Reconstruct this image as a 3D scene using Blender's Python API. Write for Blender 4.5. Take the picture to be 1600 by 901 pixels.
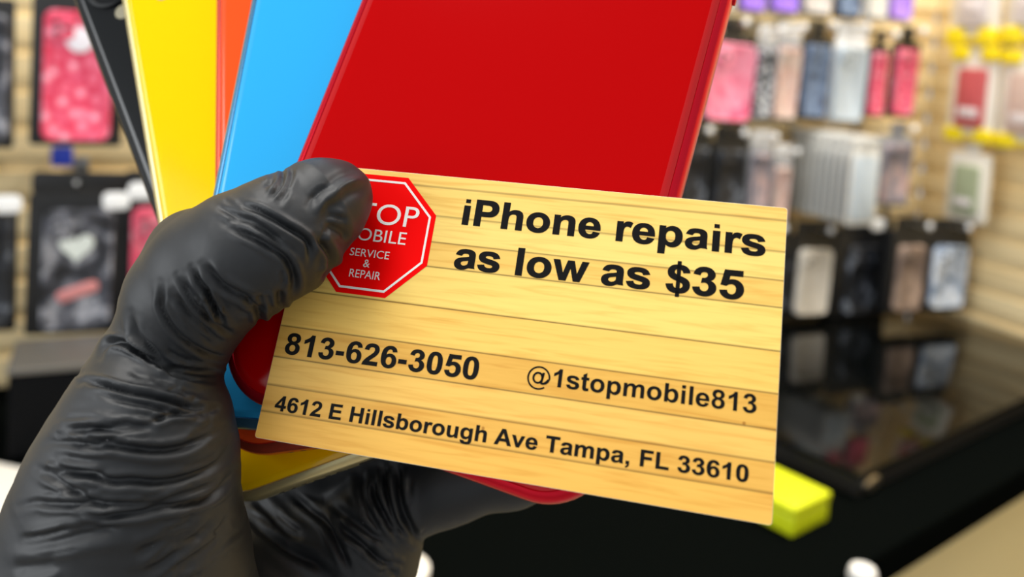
import bpy, bmesh, math, random
import numpy as np
from mathutils import Vector, Matrix

for o in list(bpy.data.objects):
    bpy.data.objects.remove(o)
SC = bpy.context.scene
COL = SC.collection

# ------------------------------------------------------------------ camera, light, exposure
F, CX, CY = 1400.0, 800.0, 190.0          # focal length and principal point in px of the 1600x901 frame
PITCH, ROLL = math.radians(4.6), 0.060
CAM_Z = 1.45
_R, _U = Vector((1, 0, 0)), Vector((0, math.sin(PITCH), math.cos(PITCH)))
_F = Vector((0, math.cos(PITCH), -math.sin(PITCH)))
RIGHT = _R * math.cos(ROLL) + _U * math.sin(ROLL)
UP = _U * math.cos(ROLL) - _R * math.sin(ROLL)
CAM = Matrix.Identity(4)
for i in range(3):
    CAM[i][0], CAM[i][1], CAM[i][2] = RIGHT[i], UP[i], -_F[i]
CAM[2][3] = CAM_Z
cd = bpy.data.cameras.new('camera')
cam = bpy.data.objects.new('camera', cd)
COL.objects.link(cam)
cam.matrix_world = CAM
cd.sensor_width = 36
cd.lens = F / 1600 * 36
cd.shift_y = (CY - 450.5) / 1600
cd.clip_start = 0.01
cd.dof.use_dof = True
cd.dof.focus_distance = 0.167
cd.dof.aperture_fstop = 12
SC.camera = cam
SC.view_settings.view_transform = 'Standard'
SC.view_settings.look = 'None'
SC.view_settings.gamma = 1
SC.view_settings.use_curve_mapping = False
SC.view_settings.exposure = 0.0

w = bpy.data.worlds.new('shop_daylight')
SC.world = w
w.use_nodes = True
w.node_tree.nodes['Background'].inputs[0].default_value = (0.93, 0.97, 1.0, 1)
w.node_tree.nodes['Background'].inputs[1].default_value = 0.47


def area(name, loc, target, sx, sy, power, color=(1, 1, 1)):
    l = bpy.data.lights.new(name, 'AREA')
    l.shape = 'RECTANGLE'
    l.size, l.size_y, l.energy, l.color = sx, sy, power, color
    o = bpy.data.objects.new(name, l)
    COL.objects.link(o)
    o.location = loc
    o.rotation_euler = (Vector(target) - Vector(loc)).to_track_quat('-Z', 'Y').to_euler()
    return o


area('overhead_light', (-0.5, 0.1, 2.75), (-0.5, 0.1, 0), 0.6, 1.2, 21, (1, 0.97, 0.92))
area('overhead_light', (0.8, 0.7, 2.75), (0.8, 0.7, 0), 0.6, 1.2, 21, (1, 0.97, 0.92))
area('overhead_light', (0.9, 1.25, 2.7), (0.75, 1.6, 0.9), 0.5, 0.5, 26, (1, 0.96, 0.9))  # added lamp that brightens the back and right walls
area('shop_window_light', (-1.7, -0.7, 1.75), (0.3, 0.7, 1.3), 1.6, 1.3, 26, (0.95, 0.98, 1.0))


# ------------------------------------------------------------------ helpers
def lin(r, g, b):
    f = lambda c: (c / 255 / 12.92) if c / 255 <= 0.04045 else ((c / 255 + 0.055) / 1.055) ** 2.4
    return (f(r), f(g), f(b), 1)


MATS = {}


def mat(name, rgb, rough=0.5, metal=0.0, coat=0.0, spec=0.5, alpha=1.0, trans=0.0):
    if name in MATS:
        return MATS[name]
    m = bpy.data.materials.new(name)
    m.use_nodes = True
    b = m.node_tree.nodes['Principled BSDF']
    b.inputs['Base Color'].default_value = lin(*rgb)
    b.inputs['Roughness'].default_value = rough
    b.inputs['Metallic'].default_value = metal
    b.inputs['Coat Weight'].default_value = coat
    b.inputs['Specular IOR Level'].default_value = spec
    b.inputs['Alpha'].default_value = alpha
    b.inputs['Transmission Weight'].default_value = trans
    MATS[name] = m
    return m


def nodes(m):
    return m.node_tree, m.node_tree.nodes['Principled BSDF']


def ramp(nt, stops, interp='LINEAR'):
    r = nt.nodes.new('ShaderNodeValToRGB')
    r.color_ramp.interpolation = interp
    e = r.color_ramp.elements
    while len(e) > 1:
        e.remove(e[0])
    e[0].position, e[0].color = stops[0]
    for p, c in stops[1:]:
        n = e.new(p)
        n.color = c
    return r


def pattern_mat(name, cols, scale=60, rough=0.5, kind='VORONOI'):
    """blotchy printed pattern: list of (position, rgb)"""
    if name in MATS:
        return MATS[name]
    m = mat(name, cols[0][1], rough)
    nt, b = nodes(m)
    tc = nt.nodes.new('ShaderNodeTexCoord')
    if kind == 'VORONOI':
        t = nt.nodes.new('ShaderNodeTexVoronoi')
        t.inputs['Scale'].default_value = scale
        out = t.outputs['Distance']
    else:
        t = nt.nodes.new('ShaderNodeTexNoise')
        t.inputs['Scale'].default_value = scale
        t.inputs['Detail'].default_value = 3
        out = t.outputs['Fac']
    nt.links.new(tc.outputs['Object'], t.inputs['Vector'])
    r = ramp(nt, [(p, lin(*c)) for p, c in cols])
    nt.links.new(out, r.inputs[0])
    nt.links.new(r.outputs[0], b.inputs['Base Color'])
    return m


def link(name, me, m=None, parent=None, mw=None):
    o = bpy.data.objects.new(name, me)
    COL.objects.link(o)
    if m is not None:
        me.materials.append(m)
    if parent is not None:
        o.parent = parent
    if mw is not None:
        o.matrix_world = mw
    return o


def obj(name, bm, m, parent=None, mw=None, smooth=True, angle=40):
    me = bpy.data.meshes.new(name)
    bmesh.ops.recalc_face_normals(bm, faces=bm.faces)
    bm.to_mesh(me)
    bm.free()
    if smooth:
        me.shade_smooth()
        me.set_sharp_from_angle(angle=math.radians(angle))
    return link(name, me, m, parent, mw)


def thing(name, label, cat, mw, group=None):
    o = bpy.data.objects.new(name, None)
    o.empty_display_size = 0.01
    COL.objects.link(o)
    o.matrix_world = mw
    return tag(o, label, cat, group)


def tag(o, label, cat, group=None):
    o['label'], o['category'] = label, cat
    if group:
        o['group'] = group
    return o


def structure(o):
    o['kind'] = 'structure'
    return o


def rrect(w, h, r, n=8, cx=0, cy=0):
    pts = []
    for (sx, sy, a0) in ((1, 1, 0), (-1, 1, 90), (-1, -1, 180), (1, -1, 270)):
        for i in range(n + 1):
            a = math.radians(a0 + 90 * i / n)
            pts.append((cx + sx * (w / 2 - r) + r * math.cos(a), cy + sy * (h / 2 - r) + r * math.sin(a)))
    return pts


def loft(bm, w, h, r, prof, n=8, cx=0, cy=0):
    """closed solid from a stack of (inset, z) rounded rectangles"""
    loops = []
    for ins, z in prof:
        rr = max(r - ins, min(w, h) * 0.01)
        loops.append([bm.verts.new((x, y, z)) for x, y in rrect(w - 2 * ins, h - 2 * ins, rr, n, cx, cy)])
    for a, b in zip(loops, loops[1:]):
        k = len(a)
        for i in range(k):
            bm.faces.new((a[i], a[(i + 1) % k], b[(i + 1) % k], b[i]))
    bm.faces.new(loops[0][::-1])
    bm.faces.new(loops[-1])
    return bm


def slab_bm(w, h, r, z0, z1, bev, cx=0, cy=0, n=8):
    return loft(bmesh.new(), w, h, r, [(bev, z0), (bev * .3, z0 + bev * .3), (0, z0 + bev), (0, z1 - bev), (bev * .3, z1 - bev * .3), (bev, z1)], n, cx, cy)


def box(bm, x0, x1, y0, y1, z0, z1, bev=0):
    vs = [bm.verts.new(p) for p in ((x0, y0, z0), (x1, y0, z0), (x1, y1, z0), (x0, y1, z0), (x0, y0, z1), (x1, y0, z1), (x1, y1, z1), (x0, y1, z1))]
    fs = [bm.faces.new([vs[i] for i in q]) for q in ((3, 2, 1, 0), (4, 5, 6, 7), (0, 1, 5, 4), (1, 2, 6, 5), (2, 3, 7, 6), (3, 0, 4, 7))]
    if bev:
        es = list({e for f in fs for e in f.edges})
        bmesh.ops.bevel(bm, geom=es, offset=bev, segments=3, profile=0.6, affect='EDGES')
    return bm


def disc_bm(bm, prof, n=32, cx=0, cy=0):
    """lathe about z: list of (radius, z)"""
    loops = [[bm.verts.new((cx + r * math.cos(2 * math.pi * i / n), cy + r * math.sin(2 * math.pi * i / n), z)) for i in range(n)] for r, z in prof]
    for a, b in zip(loops, loops[1:]):
        for i in range(n):
            bm.faces.new((a[i], a[(i + 1) % n], b[(i + 1) % n], b[i]))
    bm.faces.new(loops[0][::-1])
    bm.faces.new(loops[-1])
    return bm


def tube(bm, pts, r, n=8):
    pts = [Vector(p) for p in pts]
    rings = []
    for i, p in enumerate(pts):
        d = (pts[min(i + 1, len(pts) - 1)] - pts[max(i - 1, 0)]).normalized()
        a = d.orthogonal().normalized()
        if rings:
            a = (pa - d * pa.dot(d)).normalized()
        pa = a
        b = d.cross(a)
        rings.append([bm.verts.new(p + a * r * math.cos(2 * math.pi * k / n) + b * r * math.sin(2 * math.pi * k / n)) for k in range(n)])
    for u, v in zip(rings, rings[1:]):
        for k in range(n):
            bm.faces.new((u[k], u[(k + 1) % n], v[(k + 1) % n], v[k]))
    bm.faces.new(rings[0][::-1])
    bm.faces.new(rings[-1])
    return bm


def T(x, y, z):
    return Matrix.Translation((x, y, z))


def ray(px, py):
    """camera-space direction with unit depth"""
    return Vector(((px - CX) / F, -(py - CY) / F, -1))


def hit(px, py, p0, n):
    """world point where the sight line of a photo pixel meets a plane of the place"""
    o = CAM.to_translation()
    d = CAM.to_3x3() @ ray(px, py)
    return o + d * ((p0 - o).dot(n) / d.dot(n))


# ------------------------------------------------------------------ the shop: walls, floor
AZ = math.radians(66.5)
WD = Vector((math.sin(AZ), math.cos(AZ), 0))            # along the back wall, to the right
WN = Vector((WD.y, -WD.x, 0))                           # out of the back wall, towards the camera
d0 = CAM.to_3x3() @ ray(115, 140)
P_BACK = CAM.to_translation() + d0 * (1.13 / d0.y)      # plane in which the packages hang
P_BACK.z = 0
WALL_B = P_BACK - WN * 0.105
corner = hit(1442, 250, WALL_B, WN)
corner.z = 0
RD = -WN                                                # right wall runs away from the camera to the corner
RN = -WD                                                # out of the right wall, to the left
COUNTER_Z = 0.95

wood_wall = mat('maple_slatwall', (222, 198, 150), 0.45)
nt, b = nodes(wood_wall)
tc = nt.nodes.new('ShaderNodeTexCoord')
mp = nt.nodes.new('ShaderNodeMapping')
mp.inputs['Scale'].default_value = (1.5, 1.5, 45)
nz = nt.nodes.new('ShaderNodeTexNoise')
nz.inputs['Scale'].default_value = 3
nz.inputs['Detail'].default_value = 4
r = ramp(nt, [(0.3, lin(226, 200, 148)), (0.7, lin(246, 226, 180))])
nt.links.new(tc.outputs['Object'], mp.inputs[0])
nt.links.new(mp.outputs[0], nz.inputs['Vector'])
nt.links.new(nz.outputs['Fac'], r.inputs[0])
nt.links.new(r.outputs[0], b.inputs['Base Color'])


def slat_wall(name, p0, d, n, length, zlo, zhi, pitch=0.052, z_off=0.0):
    """slotted board wall: boards with an undercut groove between them"""
    prof = []
    z = zlo + z_off
    while z < zhi:
        prof += [(0.0, z), (0.0, z + pitch * .58), (-0.007, z + pitch * .60), (-0.007, z + pitch * .64), (-0.0005, z + pitch * .985), (0.0, z + pitch)]
        z += pitch
    bm = bmesh.new()
    a = [bm.verts.new(p0 + n * t + Vector((0, 0, zz))) for t, zz in prof]
    c = [bm.verts.new(p0 + d * length + n * t + Vector((0, 0, zz))) for t, zz in prof]
    for i in range(len(prof) - 1):
        bm.faces.new((a[i], c[i], c[i + 1], a[i + 1]))
    # back face gives the wall its thickness
    q = [bm.verts.new(p0 + d * s - n * 0.02 + Vector((0, 0, zz))) for s, zz in ((0, zlo), (length, zlo), (length, zhi), (0, zhi))]
    bm.faces.new(q)
    return structure(obj(name, bm, wood_wall, smooth=False))


slat_wall('wall_back', corner - WD * 2.6, WD, WN, 2.6, 0.0, 2.75, z_off=0.02)
slat_wall('wall_right', corner - RD * 2.2, RD, RN, 2.2, 0.0, 2.75, z_off=0.02)
bm = bmesh.new()
box(bm, -3, 3, -2.5, 3.2, -0.05, 0)
structure(obj('floor', bm, mat('floor_tile', (150, 145, 138), 0.4), smooth=False))

# ------------------------------------------------------------------ counter with its glossy display riser
CA = math.radians(51)
CD = Vector((math.sin(CA), math.cos(CA), 0))            # along the counter front edge
CN = Vector((CD.y, -CD.x, 0))                           # towards the customer
ZP = Vector((0, 0, COUNTER_Z))
ZN = Vector((0, 0, 1))
e0 = hit(1330, 892, ZP, ZN)
cm = Matrix(((CD.x, -CN.x, 0, e0.x), (CD.y, -CN.y, 0, e0.y), (0, 0, 1, 0), (0, 0, 0, 1)))   # x along edge, y inwards
black_top = mat('black_laminate', (7, 9, 8), 0.5, spec=0.0)
counter = thing('counter', 'long counter with black top and beige front, under the shelves', 'counter', cm)


def prism(bm, poly, z0, z1, bev=0.0):
    lo_ = [bm.verts.new((x, y, z0)) for x, y in poly]
    hi_ = [bm.verts.new((x, y, z1)) for x, y in poly]
    k = len(poly)
    for i in range(k):
        bm.faces.new((lo_[i], lo_[(i + 1) % k], hi_[(i + 1) % k], hi_[i]))
    bm.faces.new(lo_[::-1])
    bm.faces.new(hi_)
    if bev:
        bmesh.ops.bevel(bm, geom=list(bm.edges), offset=bev, segments=3, profile=0.6, affect='EDGES')
    return bm


def meet(p, d, q, n):
    """where the line p + t d meets the vertical plane through q with normal n"""
    return p + d * ((q - p).dot(n) / d.dot(n))


def footprint(start, back_len, mw, gap, inset=0.0):
    """floor plan from a front corner: front edge to the right wall, along both walls and back"""
    st = Vector((start.x, start.y, 0)) - CN * inset
    a = meet(st, CD, corner + RN * gap, RN)
    c = corner + RN * gap + WN * gap
    d = meet(st, -CN, corner + WN * gap, WN)
    inv = mw.inverted()
    return [tuple((inv @ Vector((p.x, p.y, 0)))[:2]) for p in (st, a, c, d)]


c_start = Vector((e0.x, e0.y, 0)) - CD * 1.25
bm = prism(bmesh.new(), footprint(c_start, 0, cm, 0.004), COUNTER_Z - 0.04, COUNTER_Z, 0.003)
obj('worktop', bm, black_top, counter, None)
bm = prism(bmesh.new(), footprint(c_start + CD * 0.02, 0, cm, 0.01, 0.03), 0.08, COUNTER_Z - 0.0405)
obj('cabinet_front', bm, mat('beige_laminate', (216, 204, 160), 0.5), counter, None, smooth=False)
bm = prism(bmesh.new(), footprint(c_start + CD * 0.04, 0, cm, 0.012, 0.08), 0.0, 0.0795)
obj('plinth', bm, mat('dark_plinth', (40, 38, 36), 0.6), counter, None, smooth=False)

RZ = 0.032
gloss = mat('black_gloss_acrylic', (4, 5, 5), 0.07, spec=0.24)
RP = Vector((0, 0, COUNTER_Z + RZ))
rc = hit(1346, 741, RP, ZN)
rm = Matrix(((CD.x, -CN.x, 0, rc.x), (CD.y, -CN.y, 0, rc.y), (0, 0, 1, COUNTER_Z), (0, 0, 0, 1)))
riser = thing('display_riser', 'low glossy black display platform on the counter, mirroring the hanging cases', 'display stand', rm)
bm = bmesh.new()
prism(bm, footprint(rc, 0, rm, 0.014), RZ - 0.006, RZ, 0.001)
obj('top_panel', bm, gloss, riser)
bm = bmesh.new()
prism(bm, footprint(rc + CD * 0.004, 0, rm, 0.018, 0.004), 0.0005, RZ - 0.0062, 0.001)
obj('base', bm, mat('black_riser_base', (38, 37, 36), 0.3), riser)  # base greyed to imitate the reflection on its front face
bm = bmesh.new()
disc_bm(bm, [(0.006, 0), (0.0085, 0.001), (0.0085, 0.003), (0.007, 0.004), (0.002, 0.0042)], 24)
lk = obj('lock', bm, mat('brushed_nickel', (225, 215, 200), 0.3, 1.0), riser)
lk['label'] = 'small silver lock'
lk.matrix_local = Matrix(((2.0, 0, 0, 0.03), (0, 0, -1, 0.0035), (0, 1.1, 0, 0.0125), (0, 0, 0, 1))) 

# ------------------------------------------------------------------ phones and card, in camera space (mm)
MM = 0.001
Rph = Matrix(((0.9357952885268274, 0.2996413356374159, -0.18574780738513805), (-0.22077989801386402, 0.9088662473946474, 0.35386209316584805), (0.2748516228876021, -0.29013309760203676, 0.916667535735753)))
Tph = Vector((1.2212, 9.6776, -181.8288))
NPH = Rph.col[2].copy()


def held(x, y, z, th):
    """world matrix (local unit: mm) of something lying in the plane of the front phone"""
    m = Rph.to_4x4() @ T(x, y, z) @ Matrix.Rotation(th, 4, 'Z')
    m = T(*Tph) @ m
    return CAM @ Matrix.Scale(MM, 4) @ m


def rigid(m):
    """the same frame without the mm scale"""
    l, q, s = m.decompose()
    return Matrix.LocRotScale(l, q, None)


PW, PH, PR = 75.7, 150.9, 12.0


def phone(label, back_rgb, frame_rgb, pose, frame_metal=0.75, frame_rough=0.26, back_rough=0.12):
    x, y, z, th = pose
    w = rigid(held(x, y, z, th) @ T(0, -PH / 2, 0))
    t = thing('smartphone', label, 'phone', w, 'phones fanned out in the gloved hand')
    key = label.split()[0]
    fm = mat('aluminium_' + key, frame_rgb, frame_rough, frame_metal)
    gm = mat('back_glass_' + key, back_rgb, back_rough, spec=0.1)
    em = mat('glass_edge_' + key, back_rgb, 0.1, spec=0.6)
    s = lambda prof: [(a * MM, c * MM) for a, c in prof]
    H2 = PH / 2 * MM
    bm = loft(bmesh.new(), PW * MM, PH * MM, PR * MM, s([(2.2, -4.1), (1.25, -3.9), (.55, -3.3), (.15, -2.3), (0, -1.0), (0, 1.0), (.15, 2.3), (.55, 3.3), (1.25, 3.9), (2.0, 4.06), (2.15, 3.85)]), 14, 0, H2)
    obj('frame', bm, fm, t, angle=60)
    bm = loft(bmesh.new(), PW * MM, PH * MM, PR * MM, s([(2.2, 3.7), (2.2, 3.95), (2.8, 4.22), (3.2, 4.33), (3.6, 4.36)]), 14, 0, H2)
    bg = obj('back_glass', bm, gm, t, angle=60)
    bg.data.materials.append(em)
    for p in bg.data.polygons:
        p.material_index = 0 if len(p.vertices) > 4 else 1
    bm = loft(bmesh.new(), PW * MM, PH * MM, PR * MM, s([(2.6, -3.9), (2.6, -4.15), (3.1, -4.25)]), 14, 0, H2)
    obj('screen', bm, mat('screen_glass', (8, 8, 9), 0.08), t)
    # rear camera and flash, top left of the back
    bm = disc_bm(bmesh.new(), [(7.6 * MM, 4.2 * MM), (7.6 * MM, 5.0 * MM), (7.2 * MM, 5.25 * MM), (6.4 * MM, 5.25 * MM), (6.2 * MM, 4.9 * MM)], 40)
    c = obj('camera_ring', bm, fm, t)
    c.location = ((-PW / 2 + 12.3) * MM, (PH - 12.8) * MM, 0)
    bm = disc_bm(bmesh.new(), [(6.1 * MM, 4.3 * MM), (6.1 * MM, 4.95 * MM), (3.0 * MM, 4.99 * MM)], 40)
    l = obj('lens', bm, mat('lens_glass', (5, 5, 8), 0.05), c)
    bm = disc_bm(bmesh.new(), [(2.2 * MM, 4.2 * MM), (2.2 * MM, 4.4 * MM), (1.2 * MM, 4.42 * MM)], 24)
    f = obj('flash', bm, mat('flash_lens', (150, 145, 125), 0.2), t)
    f.location = ((-PW / 2 + 12.3) * MM, (PH - 23.2) * MM, 0)
    # side buttons (seen from the back the volume keys are on the right)
    def key_bm(name, sx, yc, ln):
        bm = slab_bm(ln * MM, 2.4 * MM, 1.1 * MM, -0.3 * MM, 0.55 * MM, 0.2 * MM)
        k = obj(name, bm, fm, t)
        k.matrix_local = T(sx * PW / 2 * MM, yc * MM, 0) @ Matrix(((0, 0, sx, 0), (1, 0, 0, 0), (0, sx, 0, 0), (0, 0, 0, 1)))
        return k
    key_bm('volume_button', 1, PH - 45.8, 11)
    key_bm('volume_button', 1, PH - 32, 11)
    key_bm('silence_switch', 1, PH - 18, 6)
    key_bm('power_button', -1, PH - 36, 16)
    # bottom edge: charging port between two rows of speaker holes
    bm = slab_bm(9 * MM, 3 * MM, 1.45 * MM, -0.4 * MM, 0.04 * MM, 0.02 * MM)
    p = obj('charging_port', bm, mat('port_black', (6, 6, 6), 0.6), t)
    p.matrix_local = Matrix(((1, 0, 0, 0), (0, 0, -1, 0), (0, 1, 0, 0), (0, 0, 0, 1)))
    for i in range(12):
        xx = (9 + 2.6 * (i % 6)) * (1 if i < 6 else -1)
        bm = disc_bm(bmesh.new(), [(0.62 * MM, -0.3 * MM), (0.62 * MM, 0.03 * MM), (0.3 * MM, 0.035 * MM)], 12)
        h = obj('speaker_hole', bm, MATS['port_black'], t)
        h.matrix_local = Matrix(((1, 0, 0, xx * MM), (0, 0, -1, 0), (0, 1, 0, 0), (0, 0, 0, 1)))
    return t


GAP = 8.75
phone('red smartphone, frontmost of the fan, its back right behind the card', (178, 0, 2), (218, 18, 42), (0, 0, 0, 0))
phone('blue smartphone fanned out between the red and the orange one', (48, 168, 232), (92, 150, 190), (-28.208, -2.810, -GAP, 0.2317))
phone('coral orange smartphone, narrow strip showing between yellow and blue', (255, 84, 32), (228, 92, 70), (-37.058, -5.623, -2 * GAP, 0.4298))
phone('yellow smartphone fanned out left of the orange one', (252, 203, 0), (222, 208, 156), (-54.591, -18.301, -3 * GAP, 0.6255))
phone('black smartphone with its camera ring showing, rearmost and leftmost of the fan', (22, 24, 26), (16, 17, 18), (-67.216, -12.992, -4 * GAP, 0.8096), back_rough=0.3)

# ---- the business card
CARD_W, CARD_H, CTH = 89.0, 51.33, 0.42
CX0, CY0, CZ0, CANG = 16.43, -48.11, 5.5, 0.1580
Mc = held(CX0, CY0, CZ0, CANG)
Mc_cam = T(*Tph) @ Rph.to_4x4() @ T(CX0, CY0, CZ0) @ Matrix.Rotation(CANG, 4, 'Z')
_inv = Mc_cam.inverted()
_cn = Mc_cam.to_3x3().col[2]
_cp = Mc_cam @ Vector((0, 0, CTH / 2))


def card_uv(px, py):
    """photo pixel -> card millimetres from its lower left corner"""
    d = ray(px, py)
    q = _inv @ (d * (_cp.dot(_cn) / d.dot(_cn)))
    return q.x + CARD_W / 2, q.y + CARD_H / 2


card = thing('business_card', 'wood grain business card with bold black lettering, held under the thumb', 'business card', rigid(Mc @ T(-CARD_W / 2, -CARD_H / 2, 0)))

card_white = mat('card_stock', (240, 238, 230), 0.6)
bm = slab_bm(CARD_W * MM, CARD_H * MM, 0.1 * MM, -CTH / 2 * MM, CTH / 2 * MM - 0.00003, 0.06 * MM, CARD_W / 2 * MM, CARD_H / 2 * MM, 3)
obj('card_stock', bm, card_white, card, smooth=False)
pl_px = [(860, 311, 1230, 343), (682, 338.5, 1231, 393), (674, 378.5, 1227, 438), (664, 416, 1222, 480), (490, 456, 810, 496), (439, 508.8, 1215, 614), (426, 557, 1209, 669.7), (416.6, 601.7, 1204, 718.6), (406, 642.5, 1202, 767.5)]
pl_v = sorted((card_uv(a, b_)[1] + card_uv(c, d)[1]) / 2 / CARD_H for a, b_, c, d in pl_px)
wood = mat('printed_planks', (250, 208, 118), 0.45, spec=0.15)
nt, b = nodes(wood)
tc = nt.nodes.new('ShaderNodeTexCoord')
sep = nt.nodes.new('ShaderNodeSeparateXYZ')
nt.links.new(tc.outputs['Object'], sep.inputs[0])
mul = nt.nodes.new('ShaderNodeMath')
mul.operation = 'DIVIDE'
mul.inputs[1].default_value = CARD_H * MM
nt.links.new(sep.outputs['Y'], mul.inputs[0])
tones = [(243, 189, 92), (236, 182, 88), (247, 198, 104), (234, 182, 88), (252, 207, 108), (255, 218, 120), (249, 205, 110), (255, 220, 126), (253, 213, 118), (254, 212, 118)]  # plank print with the card's lighting mixed in: lighter above, darker below
dark = [0.45, 0.5, 0.5, 0.6, 0.35, 0.55, 0.6, 0.6, 0.5]
stops = [(0.0, lin(*tones[0]))]
for i, v in enumerate(pl_v):
    lc = tuple(int(c * (0.25 + dark[i] * .5)) for c in tones[i])
    hw = 0.0042
    stops += [(v - hw, lin(*tones[i])), (v, lin(*lc)), (v + hw, lin(*tones[i + 1]))]
r = ramp(nt, stops[:32])
nt.links.new(mul.outputs[0], r.inputs[0])
mp = nt.nodes.new('ShaderNodeMapping')
mp.inputs['Scale'].default_value = (28, 420, 1)
g = nt.nodes.new('ShaderNodeTexNoise')
g.inputs['Scale'].default_value = 2.2
g.inputs['Detail'].default_value = 6
g.inputs['Distortion'].default_value = 0.6
nt.links.new(tc.outputs['Object'], mp.inputs[0])
nt.links.new(mp.outputs[0], g.inputs['Vector'])
gr = ramp(nt, [(0.28, lin(236, 222, 204)), (0.5, lin(250, 248, 244)), (0.75, (1, 1, 1, 1))])
nt.links.new(g.outputs['Fac'], gr.inputs[0])
mx = nt.nodes.new('ShaderNodeMix')
mx.data_type = 'RGBA'
mx.blend_type = 'MULTIPLY'
mx.inputs[0].default_value = 1
nt.links.new(r.outputs[0], mx.inputs[6])
nt.links.new(gr.outputs[0], mx.inputs[7])
# knots: sparse small brown flecks
vo = nt.nodes.new('ShaderNodeTexVoronoi')
vo.inputs['Scale'].default_value = 140
nt.links.new(tc.outputs['Object'], vo.inputs['Vector'])
kr = ramp(nt, [(0.0, lin(120, 84, 44)), (0.03, lin(170, 130, 80)), (0.05, (1, 1, 1, 1))])
nt.links.new(vo.outputs['Distance'], kr.inputs[0])
mk = nt.nodes.new('ShaderNodeMix')
mk.data_type = 'RGBA'
mk.blend_type = 'MULTIPLY'
mk.inputs[0].default_value = 0.6
nt.links.new(mx.outputs[2], mk.inputs[6])
nt.links.new(kr.outputs[0], mk.inputs[7])
nt.links.new(mk.outputs[2], b.inputs['Base Color'])
bm = slab_bm((CARD_W - .1) * MM, (CARD_H - .1) * MM, 0.1 * MM, CTH / 2 * MM - 0.00003, CTH / 2 * MM, 0.00001, CARD_W / 2 * MM, CARD_H / 2 * MM, 3)
obj('printed_face', bm, wood, card, smooth=False)

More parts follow.
